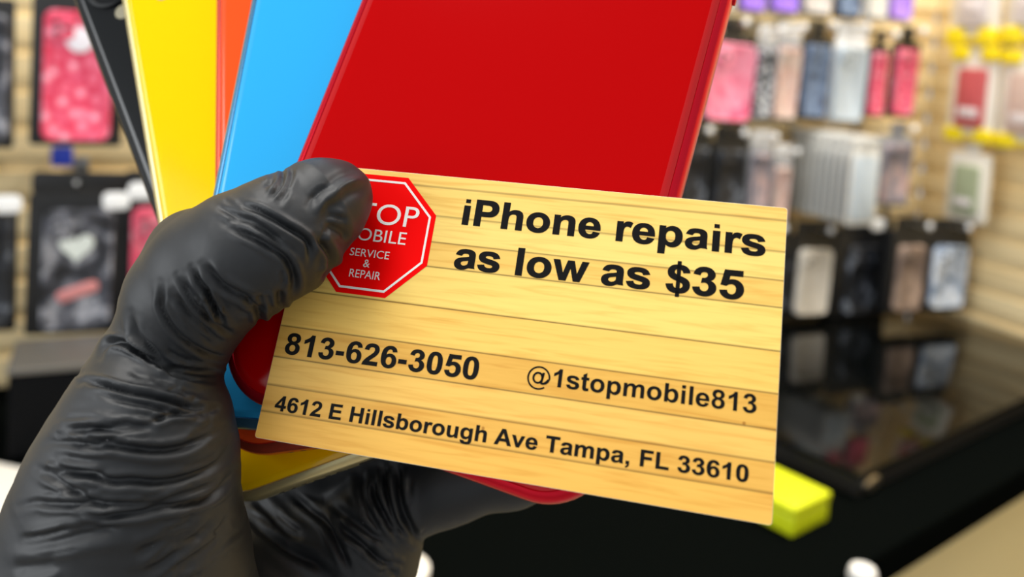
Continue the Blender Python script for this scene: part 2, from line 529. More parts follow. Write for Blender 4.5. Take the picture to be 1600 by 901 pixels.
# ---- bold grotesque lettering drawn as outlines (1000 units per em, quadratic curves)
GL = {
'i': (278, ["M71 0 L71 519 L208 519 L208 0", "M71 589 L71 716 L208 716 L208 589"]),
'l': (278, ["M71 0 L71 716 L208 716 L208 0"]),
'h': (611, ["M67 0 L67 716 L204 716 L204 453 Q270 531 367 531 Q430 531 475 505 Q515 480 530 440 Q545 405 545 325 L545 0 L408 0 L408 275 Q408 355 400 378 Q392 398 372 410 Q350 420 320 420 Q285 420 258 403 Q230 386 217 352 Q204 318 204 250 L204 0"]),
'n': (611, ["M67 0 L67 519 L194 519 L194 443 Q262 531 365 531 Q430 531 475 505 Q515 480 530 440 Q545 405 545 325 L545 0 L408 0 L408 265 Q408 350 400 375 Q392 398 370 410 Q350 420 320 420 Q285 420 258 401 Q230 383 217 351 Q204 320 204 235 L204 0"]),
'm': (889, ["M62 0 L62 519 L188 519 L188 448 Q256 531 350 531 Q400 531 437 510 Q474 490 497 448 Q531 490 571 510 Q611 531 656 531 Q714 531 754 507 Q794 484 814 438 Q828 404 828 328 L828 0 L691 0 L691 297 Q691 370 677 391 Q659 420 620 420 Q592 420 567 403 Q543 386 532 353 Q521 320 521 249 L521 0 L384 0 L384 284 Q384 358 377 379 Q370 400 355 410 Q340 420 314 420 Q283 420 258 403 Q233 386 216 354 Q199 323 199 250 L199 0"]),
'r': (389, ["M203 0 L66 0 L66 519 L193 519 L193 445 Q226 497 252 514 Q278 531 312 531 Q359 531 403 505 L360 386 Q325 409 296 409 Q267 409 247 393 Q227 377 215 335 Q203 294 203 160"]),
'e': (556, ["M372 165 L509 142 Q483 67 426 28 Q369 -12 283 -12 Q148 -12 83 76 Q32 148 32 256 Q32 386 100 459 Q168 531 271 531 Q388 531 455 454 Q523 377 520 218 L176 218 Q178 157 210 122 Q242 88 290 88 Q322 88 344 106 Q366 123 372 165", "M380 304 Q378 364 349 395 Q319 427 277 427 Q232 427 202 394 Q173 361 173 304"]),
'a': (556, ["M174 361 L50 383 Q71 458 122 495 Q174 531 276 531 Q368 531 413 509 Q458 487 477 454 Q495 420 495 330 L493 170 Q493 101 500 69 Q507 36 525 0 L389 0 Q384 14 376 41 L371 57 Q336 23 296 5 Q256 -12 210 -12 Q130 -12 84 32 Q38 75 38 141 Q38 186 59 220 Q80 254 118 273 Q156 291 228 305 Q325 323 362 339 L362 353 Q362 393 342 410 Q323 427 268 427 Q232 427 211 412 Q191 398 174 361", "M358 250 Q331 241 274 229 Q217 217 199 205 Q172 186 172 156 Q172 127 194 106 Q215 84 249 84 Q286 84 321 109 Q346 128 353 155 Q358 173 358 223"]),
's': (556, ["M24 148 L162 169 Q170 129 198 108 Q225 88 274 88 Q328 88 355 107 Q373 121 373 145 Q373 161 363 172 Q352 182 315 190 Q141 228 95 260 Q31 304 31 382 Q31 445 83 488 Q136 531 256 531 Q370 531 425 494 Q481 457 502 384 L373 360 Q364 393 339 410 Q315 427 269 427 Q211 427 186 411 Q169 400 169 382 Q169 367 183 356 Q202 342 315 316 Q428 291 472 253 Q516 215 516 148 Q516 80 460 34 Q404 -12 274 -12 Q157 -12 88 36 Q45 67 24 148"]),
'p': (611, ["M68 519 L196 519 L196 443 Q221 482 263 506 Q305 531 357 531 Q447 531 509 461 Q572 390 572 264 Q572 135 509 61 Q446 -12 356 -12 Q313 -12 279 5 Q244 22 205 64 L205 -197 L68 -197", "M204 268 Q204 181 238 140 Q272 98 322 98 Q369 98 400 136 Q431 173 431 259 Q431 339 399 378 Q367 417 319 417 Q270 417 237 379 Q204 341 204 268"]),
'b': (611, ["M67 0 L67 716 L204 716 L204 458 Q267 531 354 531 Q448 531 510 462 Q572 393 572 265 Q572 132 509 60 Q445 -12 355 -12 Q310 -12 267 10 Q224 33 193 76 L193 0", "M203 270 Q203 190 228 151 Q263 96 323 96 Q367 96 399 134 Q431 172 431 254 Q431 341 399 379 Q368 418 319 418 Q270 418 237 380 Q203 343 203 270"]),
'o': (611, ["M40 267 Q40 335 73 400 Q107 464 168 497 Q230 531 306 531 Q423 531 498 455 Q573 379 573 263 Q573 146 497 67 Q422 -12 307 -12 Q236 -12 171 20 Q107 53 73 115 Q40 177 40 267", "M181 260 Q181 183 217 142 Q254 100 307 100 Q360 100 396 142 Q432 183 432 261 Q432 337 396 378 Q360 419 307 419 Q254 419 217 378 Q181 337 181 260"]),
'w': (778, ["M169 0 L5 519 L138 519 L236 179 L326 519 L459 519 L546 179 L646 519 L781 519 L615 0 L483 0 L394 334 L306 0"]),
'v': (556, ["M206 0 L-3 519 L141 519 L239 254 L267 166 L296 254 L395 519 L536 519 L330 0"]),
'u': (611, ["M413 0 L413 78 Q385 36 339 12 Q292 -12 240 -12 Q188 -12 146 11 Q104 34 85 76 Q66 118 66 191 L66 519 L203 519 L203 281 Q203 171 211 146 Q218 121 239 107 Q259 92 290 92 Q326 92 354 112 Q383 131 393 160 Q404 189 404 301 L404 519 L541 519 L541 0"]),
'g': (611, ["M59 -34 L215 -53 Q219 -80 233 -91 Q253 -105 296 -105 Q350 -105 378 -89 Q396 -78 406 -53 Q412 -35 412 13 L412 89 Q350 4 255 4 Q149 4 88 93 Q40 163 40 268 Q40 399 103 466 Q166 531 260 531 Q356 531 419 446 L419 519 L547 519 L547 53 Q547 -39 532 -84 Q517 -130 489 -156 Q462 -182 416 -197 Q371 -211 302 -211 Q170 -211 115 -166 Q60 -121 59 -34", "M181 276 Q181 193 213 154 Q245 115 293 115 Q343 115 378 155 Q413 194 413 272 Q413 353 380 392 Q346 431 295 431 Q245 431 213 392 Q181 354 181 276"]),
't': (333, ["M310 519 L310 410 L216 410 L216 201 Q216 137 219 127 Q222 116 231 109 Q241 103 255 103 Q274 103 311 116 L322 9 Q274 -12 213 -12 Q176 -12 146 1 Q116 13 102 33 Q88 53 83 88 Q78 112 78 186 L78 410 L15 410 L15 519 L78 519 L78 622 L216 702 L216 519"]),
'P': (667, ["M73 0 L73 716 L305 716 Q437 716 477 705 Q538 689 580 635 Q621 581 621 495 Q621 429 597 384 Q573 339 536 313 Q499 287 461 279 Q409 270 312 270 L218 270 L218 0", "M218 595 L218 392 L297 392 Q382 392 411 403 Q440 414 456 438 Q472 462 472 494 Q472 533 449 559 Q426 585 391 591 Q365 595 287 595"]),
'E': (667, ["M73 0 L73 716 L604 716 L604 595 L218 595 L218 436 L577 436 L577 315 L218 315 L218 121 L617 121 L617 0"]),
'F': (611, ["M74 0 L74 716 L565 716 L565 595 L218 595 L218 425 L518 425 L518 304 L218 304 L218 0"]),
'L': (611, ["M77 0 L77 710 L221 710 L221 121 L580 121 L580 0"]),
'H': (722, ["M73 0 L73 716 L218 716 L218 434 L501 434 L501 716 L646 716 L646 0 L501 0 L501 313 L218 313 L218 0"]),
'T': (611, ["M234 0 L234 595 L21 595 L21 716 L590 716 L590 595 L378 595 L378 0"]),
'A': (722, ["M718 0 L561 0 L498 163 L212 163 L153 0 L0 0 L279 716 L432 716", "M452 284 L353 549 L257 284"]),
',': (278, ["M65 137 L203 137 L203 39 Q203 -20 193 -54 Q183 -88 154 -115 Q126 -141 82 -157 L55 -100 Q97 -86 115 -62 Q133 -38 134 0 L65 0"]),
'-': (333, ["M40 190 L40 325 L293 325 L293 190"]),
'0': (556, ["M274 719 Q378 719 437 645 Q507 556 507 351 Q507 147 436 57 Q378 -12 274 -12 Q170 -12 106 68 Q42 148 42 354 Q42 557 113 647 Q171 719 274 719", "M274 605 Q249 605 230 589 Q211 573 200 532 Q186 479 186 354 Q186 228 199 181 Q211 134 230 118 Q249 103 274 103 Q299 103 318 119 Q338 135 348 176 Q363 229 363 354 Q363 479 350 526 Q337 573 318 589 Q299 605 274 605"]),
'1': (556, ["M393 0 L256 0 L256 517 Q181 447 79 413 L79 538 Q133 555 196 604 Q259 653 282 719 L393 719"]),
'2': (556, ["M506 128 L506 0 L25 0 Q33 72 72 137 Q111 202 226 309 Q319 395 340 426 Q368 468 368 510 Q368 555 344 580 Q319 604 276 604 Q233 604 208 578 Q183 553 179 493 L42 507 Q54 619 118 669 Q182 719 279 719 Q384 719 445 662 Q505 605 505 520 Q505 472 488 429 Q470 385 433 338 Q408 307 342 246 Q276 186 259 166 Q241 146 230 128"]),
'3': (556, ["M37 190 L170 206 Q176 155 204 128 Q232 101 272 101 Q314 101 343 133 Q372 166 372 221 Q372 273 344 303 Q316 334 276 334 Q249 334 212 323 L227 435 Q284 433 313 459 Q343 485 343 528 Q343 564 321 586 Q299 608 263 608 Q227 608 202 583 Q177 558 171 510 L45 532 Q58 598 85 638 Q113 677 161 698 Q210 719 269 719 Q371 719 433 654 Q484 600 484 533 Q484 437 379 380 Q442 367 479 320 Q516 274 516 208 Q516 115 446 51 Q377 -12 273 -12 Q175 -12 111 44 Q46 101 37 190"]),
'4': (556, ["M312 0 L312 144 L19 144 L19 264 L329 719 L445 719 L445 265 L533 265 L533 144 L445 144 L445 0", "M312 265 L312 509 L147 265"]),
'5': (556, ["M44 184 L181 198 Q187 152 215 125 Q244 98 281 98 Q324 98 353 132 Q383 167 383 237 Q383 302 354 335 Q324 367 277 367 Q218 367 171 315 L60 331 L130 707 L496 707 L496 577 L235 577 L213 455 Q260 478 308 478 Q400 478 464 411 Q528 344 528 237 Q528 148 477 78 Q406 -12 282 -12 Q183 -12 120 41 Q57 94 44 184"]),
'6': (556, ["M510 540 L377 525 Q372 567 351 587 Q330 607 297 607 Q252 607 222 567 Q191 527 183 401 Q235 463 313 463 Q401 463 463 396 Q526 329 526 224 Q526 112 460 50 Q395 -12 292 -12 Q182 -12 111 74 Q40 159 40 354 Q40 554 114 637 Q188 719 305 719 Q388 719 442 673 Q497 627 510 540", "M195 235 Q195 167 226 130 Q258 93 298 93 Q337 93 363 124 Q389 154 389 224 Q389 295 361 328 Q333 362 291 362 Q251 362 223 330 Q195 298 195 235"]),
'8': (556, ["M159 385 Q106 407 82 447 Q58 486 58 532 Q58 612 114 666 Q170 719 274 719 Q376 719 433 666 Q490 612 490 532 Q490 482 464 443 Q438 405 391 385 Q451 361 481 315 Q512 270 512 210 Q512 111 449 50 Q386 -12 281 -12 Q184 -12 119 39 Q43 99 43 204 Q43 261 72 310 Q101 358 159 385", "M187 522 Q187 481 210 458 Q234 435 273 435 Q313 435 337 458 Q361 482 361 523 Q361 562 337 585 Q314 608 275 608 Q235 608 211 585 Q187 561 187 522", "M174 216 Q174 160 203 128 Q232 97 276 97 Q318 97 346 127 Q374 158 374 215 Q374 265 346 296 Q317 326 274 326 Q223 326 199 292 Q174 257 174 216"]),
'$': (556, ["M31 195 L165 213 Q172 155 205 124 Q232 98 278 98 Q330 98 360 124 Q390 150 390 190 Q390 225 368 247 Q346 268 262 298 Q148 338 104 384 Q54 437 54 518 Q54 600 111 655 Q168 708 268 708 Q385 708 445 660 Q500 612 512 530 L382 514 Q372 562 345 585 Q318 606 275 606 Q232 606 208 588 Q184 568 184 530 Q184 497 205 475 Q226 455 300 429 Q425 386 470 345 Q524 292 524 205 Q524 105 458 46 Q395 -10 280 -10 Q165 -10 104 43 Q45 96 31 195", "|M248 -95 L248 795 L312 795 L312 -95"]),
}


def contour(s):
    pts, tok, i = [], s.split(), 0
    while i < len(tok):
        k = tok[i][0]
        if k in 'ML':
            pts.append((float(tok[i][1:]), float(tok[i + 1])))
            i += 2
        else:
            c = (float(tok[i][1:]), float(tok[i + 1]))
            e = (float(tok[i + 2]), float(tok[i + 3]))
            a = pts[-1]
            for j in range(1, 7):
                t = j / 6
                pts.append(((1 - t) ** 2 * a[0] + 2 * t * (1 - t) * c[0] + t * t * e[0], (1 - t) ** 2 * a[1] + 2 * t * (1 - t) * c[1] + t * t * e[1]))
            i += 4
    if math.dist(pts[0], pts[-1]) < 1e-6:
        pts.pop()
    return pts


def ring(cx, cy, rx, ry, n=40):
    return [(cx + rx * math.cos(2 * math.pi * i / n), cy + ry * math.sin(2 * math.pi * i / n)) for i in range(n)]


def arc_band(cx, cy, rx, ry, w, a0, a1, n=48):
    o = [(cx + rx * math.cos(math.radians(a0 + (a1 - a0) * i / n)), cy + ry * math.sin(math.radians(a0 + (a1 - a0) * i / n))) for i in range(n + 1)]
    q = [(cx + (rx - w) * math.cos(math.radians(a0 + (a1 - a0) * i / n)), cy + (ry - w) * math.sin(math.radians(a0 + (a1 - a0) * i / n))) for i in range(n + 1)]
    return o + q[::-1]


def glyph(ch):
    """advance and list of layers; a layer is a list of contours filled together"""
    if ch == ' ':
        return 278, []
    if ch == '@':
        return 975, [[arc_band(485, 262, 445, 470, 66, -52, -2 + 0), arc_band(485, 262, 445, 470, 66, 0, 308)][1:],
                     [ring(455, 265, 215, 240), ring(450, 262, 132, 160)],
                     [[(610, 490), (705, 490), (648, 130), (640, 95), (690, 100), (760, 160), (830, 250), (866, 262), (930, 262), (880, 130), (790, 40), (680, 10), (590, 15), (560, 50), (560, 110)]]]
    adv, cs = GL[ch]
    lay = [[contour(c) for c in cs if not c.startswith('|')]]
    lay += [[contour(c[1:])] for c in cs if c.startswith('|')]
    return adv, lay


def fill_mesh(name, layers, z=0.0):
    """fill 2D layers (even-odd) into one flat mesh"""
    out = bmesh.new()
    for lay in layers:
        cu = bpy.data.curves.new('outline', 'CURVE')
        cu.dimensions = '2D'
        cu.fill_mode = 'BOTH'
        for pts in lay:
            sp = cu.splines.new('POLY')
            sp.points.add(len(pts) - 1)
            for p, q in zip(sp.points, pts):
                p.co = (q[0] * 1000, q[1] * 1000, 0, 1)
            sp.use_cyclic_u = True
        o = bpy.data.objects.new('outline', cu)
        COL.objects.link(o)
        me = o.to_mesh()
        bm = bmesh.new()
        bm.from_mesh(me)
        for v in bm.verts:
            v.co.x /= 1000
            v.co.y /= 1000
            v.co.z = z
        tmp = bpy.data.meshes.new('tmp')
        bm.to_mesh(tmp)
        out.from_mesh(tmp)
        bm.free()
        o.to_mesh_clear()
        bpy.data.objects.remove(o)
        bpy.data.curves.remove(cu)
        bpy.data.meshes.remove(tmp)
    for f in out.faces:
        if f.normal.z < 0:
            f.normal_flip()
    return out


ink = mat('black_ink', (20, 19, 19), 0.55, spec=0.08)


def embolden(pts, e, outer):
    """push a contour out by e units with mitred corners"""
    n = len(pts)
    ar = sum(pts[i][0] * pts[(i + 1) % n][1] - pts[(i + 1) % n][0] * pts[i][1] for i in range(n))
    sg = (1 if ar > 0 else -1) * (1 if outer else -1)
    out = []
    for i in range(n):
        p, q, r_ = Vector(pts[i - 1]), Vector(pts[i]), Vector(pts[(i + 1) % n])
        a, b_ = (q - p).normalized(), (r_ - q).normalized()
        na, nb = Vector((a.y, -a.x)), Vector((b_.y, -b_.x))
        m_ = (na + nb)
        k = max(1 + na.dot(nb), 0.35)
        v = q + m_ * (sg * e / k)
        out.append((v.x, v.y))
    return out


def text_line(name, s, p_left, p_right, cap, tracking=0, m=None, bold=0):
    """set a line of lettering between two photo points on the card's face; cap = cap height in card mm"""
    u0, v0 = card_uv(*p_left)
    u1, v1 = card_uv(*p_right)
    gs, x = [], 0
    for ch in s:
        adv, lay = glyph(ch)
        if bold:
            lay = [[embolden(c, bold, j == 0) for j, c in enumerate(l)] for l in lay]
        gs.append((x, lay))
        x += adv + tracking
    allx = [gx + p[0] for gx, lay in gs for l in lay for c in l for p in c]
    xmin, xmax = min(allx), max(allx)
    sx, sy = (u1 - u0) / (xmax - xmin), cap / 716
    sl = (v1 - v0) / (u1 - u0)
    layers = []
    for gx, lay in gs:
        for l in lay:
            layers.append([[((u0 + (gx + p[0] - xmin) * sx) * MM, (v0 + (gx + p[0] - xmin) * sx * sl + p[1] * sy) * MM) for p in c] for c in l])
    print('text', s, 'uv', (round(u0, 1), round(v0, 1)), (round(u1, 1), round(v1, 1)), 'aspect', round(sx / sy, 2))
    return obj(name, fill_mesh(name, layers, CTH / 2 * MM + 0.00005), m or ink, card, smooth=False)


def cap_of(top, bot):
    return math.dist(card_uv(*top), card_uv(*bot))


text_line('printed_heading', 'iPhone repairs', (721, 350), (1195.4, 400.5), cap_of((730, 310.6), (721, 350)), bold=11)
text_line('printed_price_line', 'as low as $35', (708, 418.5), (1161.6, 468.5), cap_of((808.5, 386), (802, 427.7)), bold=11)
text_line('printed_phone_number', '813-626-3050', (443.5, 552), (745.5, 593.5), cap_of((489, 523.5), (479.5, 556)), bold=6)
text_line('printed_handle', '@1stopmobile813', (822.5, 598), (1181.5, 646), cap_of((870, 576), (862, 603)))
text_line('printed_address', '4612 E Hillsborough Ave Tampa, FL 33610', (428, 640.5), (1169, 753.5), cap_of((1139.6, 724.4), (1134.7, 750.3)), bold=6)

# ---- the red octagon sign printed on the card
ou, ov = [], []
oct_px = [(641.3, 278), (681.7, 336.7), (665.8, 415.8), (600.5, 465), (524.6, 455.7)]
op = [card_uv(*p) for p in oct_px]
# regular octagon fitted to the visible corners
best = None
A = []
for k, (u, v) in enumerate(op):
    a = math.radians(67.5 - 45 * k)
    A.append((u, v, math.cos(a), math.sin(a)))
M_, y_ = [], []
for u, v, c, s in A:
    M_ += [[1, 0, c, 0], [0, 1, 0, s]]
    y_ += [u, v]
oc = np.linalg.lstsq(np.array(M_), np.array(y_), rcond=None)[0]
print('octagon', oc)


def octo(rx, ry):
    return [((oc[0] + rx * math.cos(math.radians(67.5 - 45 * k))) * MM, (oc[1] + ry * math.sin(math.radians(67.5 - 45 * k))) * MM) for k in range(8)]


z = CTH / 2 * MM
red_ink = mat('red_ink', (255, 2, 2), 0.45, spec=0.06)
white_ink = mat('white_ink', (250, 244, 238), 0.5, spec=0.3)
sign = obj('printed_stop_sign', fill_mesh('sign', [[octo(oc[2], oc[3])]], z + 0.00004), red_ink, card, smooth=False)
sign['label'] = 'red octagon logo with white lettering'
obj('sign_border', fill_mesh('border', [[octo(oc[2] - 1.0, oc[3] - 1.0), octo(oc[2] - 1.45, oc[3] - 1.45)]], z + 0.00008), white_ink, sign, smooth=False)


def thin_text(s, p_left, p_right, cap_mm, off=0.0, centre=None, width=None):
    cu = bpy.data.curves.new('t', 'FONT')
    cu.body = s
    cu.resolution_u = 6
    cu.offset = off
    o = bpy.data.objects.new('t', cu)
    COL.objects.link(o)
    bm = bmesh.new()
    bm.from_mesh(o.to_mesh())
    o.to_mesh_clear()
    bpy.data.objects.remove(o)
    x0, x1 = min(v.co.x for v in bm.verts), max(v.co.x for v in bm.verts)
    y0, y1 = min(v.co.y for v in bm.verts), max(v.co.y for v in bm.verts)
    u0, v0 = card_uv(*p_left)
    u1, v1 = card_uv(*p_right)
    for v in bm.verts:
        v.co.x = (u0 + (v.co.x - x0) / (x1 - x0) * (u1 - u0)) * MM
        v.co.y = ((v0 + v1) / 2 + (v.co.y - y0) / (y1 - y0) * cap_mm) * MM
        v.co.z = z + 0.00008
    for f in bm.faces:
        if f.normal.z < 0:
            f.normal_flip()
    return obj('sign_lettering', bm, white_ink, sign, smooth=False)


ks = cap_of((633.8, 324.7), (629.8, 357))
thin_text('STOP', (533, 343), (651, 357.5), ks, 0.0)
thin_text('MOBILE', (536, 372), (633, 383), cap_of((622, 363), (619, 382.5)), 0.0)
thin_text('SERVICE', (546, 399), (607.5, 405), cap_of((552, 387), (550, 399)), 0.002)
thin_text('&', (567, 417), (577, 418), cap_of((573, 406), (571.5, 418)), 0.002)
thin_text('REPAIR', (545, 432), (593.5, 437.5), cap_of((549, 420.5), (545, 432.5)), 0.002)

# ------------------------------------------------------------------ the gloved hand: one continuous skin
NT = NPH.dot(Tph)


def on_plane(px, py, rpx, d, front=True):
    """sphere that rests on the plane d mm before the front phone's middle (front) or is centred on it"""
    q = ray(px, py)
    t = (NT + d) / (NPH.dot(q) + (-rpx / F if front else 0)) if front else (NT + d) / NPH.dot(q)
    return np.array([*(q * t), rpx * t / F])


def chain(lst, front):
    return [on_plane(*s, front=front) for s in lst]


CHAINS_A = [chain([(522, 309, 60, 5.75), (500, 322, 76, 5.75), (440, 368, 97, 5.75), (378, 400, 102, 5.6), (330, 428, 103, 5.0), (296, 470, 100, 3.2), (268, 533, 91, 1.2), (246, 582, 98, -0.5), (231, 627, 111, -1.2), (226, 675, 135, -3), (217, 721, 152, -8), (205, 765, 164, -12), (196, 821, 178, -18), (192, 865, 188, -24), (180, 940, 206, -30)], True)]
CHAINS_A.append(chain([(378, 400, 101, 5.6), (306, 402, 75, 8.0), (262, 478, 73, 3.0)], True))
CHAINS_B = [
    chain([(590, 800, 64, -50), (700, 756, 57, -50), (800, 733, 54, -50), (880, 705, 50, -50)], False),
    chain([(530, 715, 66, -53), (690, 660, 62, -50), (850, 625, 58, -50), (940, 600, 54, -50)], False),
    chain([(500, 630, 68, -53), (670, 560, 62, -50), (840, 510, 58, -50), (960, 480, 54, -50)], False),
    chain([(470, 560, 68, -53), (630, 480, 60, -50), (780, 420, 57, -50), (900, 390, 52, -50)], False),
    chain([(590, 800, 64, -50), (565, 850, 92, -52), (490, 885, 118, -56), (420, 925, 140, -56), (380, 985, 165, -48)], False),
    chain([(420, 925, 140, -56), (450, 780, 100, -62), (440, 660, 90, -60), (470, 560, 70, -54)], False),
    chain([(450, 780, 100, -62), (530, 715, 66, -53)], False),
    chain([(440, 660, 90, -60), (500, 630, 68, -53)], False),
]
wr = on_plane(240, 1090, 200, -32, False)
CHAINS_W = [[CHAINS_A[0][-1], wr], [CHAINS_B[4][-1], wr], [wr, on_plane(210, 1260, 190, -22, False), on_plane(170, 1450, 190, -12, False)]]


def smin(a, b, k):
    h = np.clip(0.5 + 0.5 * (b - a) / k, 0, 1)
    return b * (1 - h) + a * h - k * h * (1 - h)


def seg_sdf(P, s0, s1):
    a, ba = s0[:3], s1[:3] - s0[:3]
    pa = P - a
    h = np.clip((pa @ ba) / (ba @ ba), 0, 1)
    return np.linalg.norm(pa - h[..., None] * ba, axis=-1) - (s0[3] + h * (s1[3] - s0[3]))


def group_sdf(P, chains, k):
    d = None
    for c in chains:
        for s0, s1 in zip(c, c[1:]):
            e = seg_sdf(P, s0, s1)
            d = e if d is None else smin(d, e, k)
    return d


def hand_sdf(P):
    a = group_sdf(P, CHAINS_A, 0.8)
    b_ = group_sdf(P, CHAINS_B, 3.5)
    c = group_sdf(P, CHAINS_W, 3.0)
    return smin(smin(a, c, 4), b_, 2.0), a, b_


allS = np.array([s for g in (CHAINS_A, CHAINS_B, CHAINS_W) for c in g for s in c])
lo = (allS[:, :3] - allS[:, 3:]).min(0) - 4
hi = (allS[:, :3] + allS[:, 3:]).max(0) + 4
VOX = 1.5
nx, ny, nz_ = [int(v) for v in np.ceil((hi - lo) / VOX)]
gx, gy, gz = np.meshgrid(*[np.arange(n) for n in (nx, ny, nz_)], indexing='ij')
Pg = np.stack([gx, gy, gz], -1) * VOX + lo
V = hand_sdf(Pg)[0]
# surface nets
inside = V < 0
cnt = np.zeros((nx - 1, ny - 1, nz_ - 1), int)
acc = np.zeros((nx - 1, ny - 1, nz_ - 1, 3))
base = np.stack([gx, gy, gz], -1)[:-1, :-1, :-1].astype(float)
cs = [(i, j, k) for i in (0, 1) for j in (0, 1) for k in (0, 1)]
sl = lambda c: tuple(slice(c[i], (nx, ny, nz_)[i] - 1 + c[i]) for i in range(3))
for c in cs:
    for ax in range(3):
        if c[ax] == 0:
            e = list(c)
            e[ax] = 1
            va, vb = V[sl(c)], V[sl(e)]
            cr = (va < 0) != (vb < 0)
            t = np.where(cr, va / np.where(cr, va - vb, 1), 0)
            p = np.array(c, float) + t[..., None] * np.eye(3)[ax]
            acc += np.where(cr[..., None], p, 0)
            cnt += cr
act = cnt > 0
vid = -np.ones(act.shape, int)
vid[act] = np.arange(act.sum())
verts = (base[act] + acc[act] / cnt[act][:, None]) * VOX + lo
quads = []
for ax in range(3):
    b1, b2 = [i for i in range(3) if i != ax]
    s0 = [slice(1, -1)] * 3
    s0[ax] = slice(0, -1)
    s1 = list(s0)
    s1[ax] = slice(1, None)
    ia, ib = inside[tuple(s0)], inside[tuple(s1)]
    idx = np.argwhere(ia != ib)
    flip = ia[tuple(idx.T)]
    g0 = idx.copy()
    for d in range(3):
        if d != ax:
            g0[:, d] += 1
    u = np.zeros(3, int); u[b1] = 1
    v = np.zeros(3, int); v[b2] = 1
    q = np.stack([vid[tuple((g0 - u - v).T)], vid[tuple((g0 - v).T)], vid[tuple(g0.T)], vid[tuple((g0 - u).T)]], 1)
    if ax == 1:
        flip = ~flip
    q[~flip] = q[~flip][:, ::-1]
    quads.append(q)
quads = np.concatenate(quads)


def grad(Pt, e=0.05):
    g = np.stack([hand_sdf(Pt + e * np.eye(3)[i])[0] - hand_sdf(Pt - e * np.eye(3)[i])[0] for i in range(3)], 1)
    return g / (np.linalg.norm(g, axis=1, keepdims=True) + 1e-9)


def project(Pt, n=2):
    for _ in range(n):
        Pt = Pt - grad(Pt) * hand_sdf(Pt)[0][:, None]
    return Pt


def subdivide(vs, qs):
    e = np.stack([qs, np.roll(qs, -1, 1)], 2).reshape(-1, 2)
    es = np.sort(e, 1)
    key = es[:, 0].astype(np.int64) * len(vs) + es[:, 1]
    uq, first, inv = np.unique(key, return_index=True, return_inverse=True)
    mid = (vs[es[first, 0]] + vs[es[first, 1]]) / 2
    fc = vs[qs].mean(1)
    n0 = len(vs)
    ei = inv.reshape(-1, 4) + n0
    fi = np.arange(len(qs)) + n0 + len(uq)
    nq = np.concatenate([np.stack([qs[:, i], ei[:, i], fi, ei[:, (i - 1) % 4]], 1) for i in range(4)])
    return np.concatenate([vs, mid, fc]), nq


verts = project(verts)
verts, quads = subdivide(verts, quads)
verts = project(verts, 1)
verts, quads = subdivide(verts, quads)
verts = project(verts, 1)

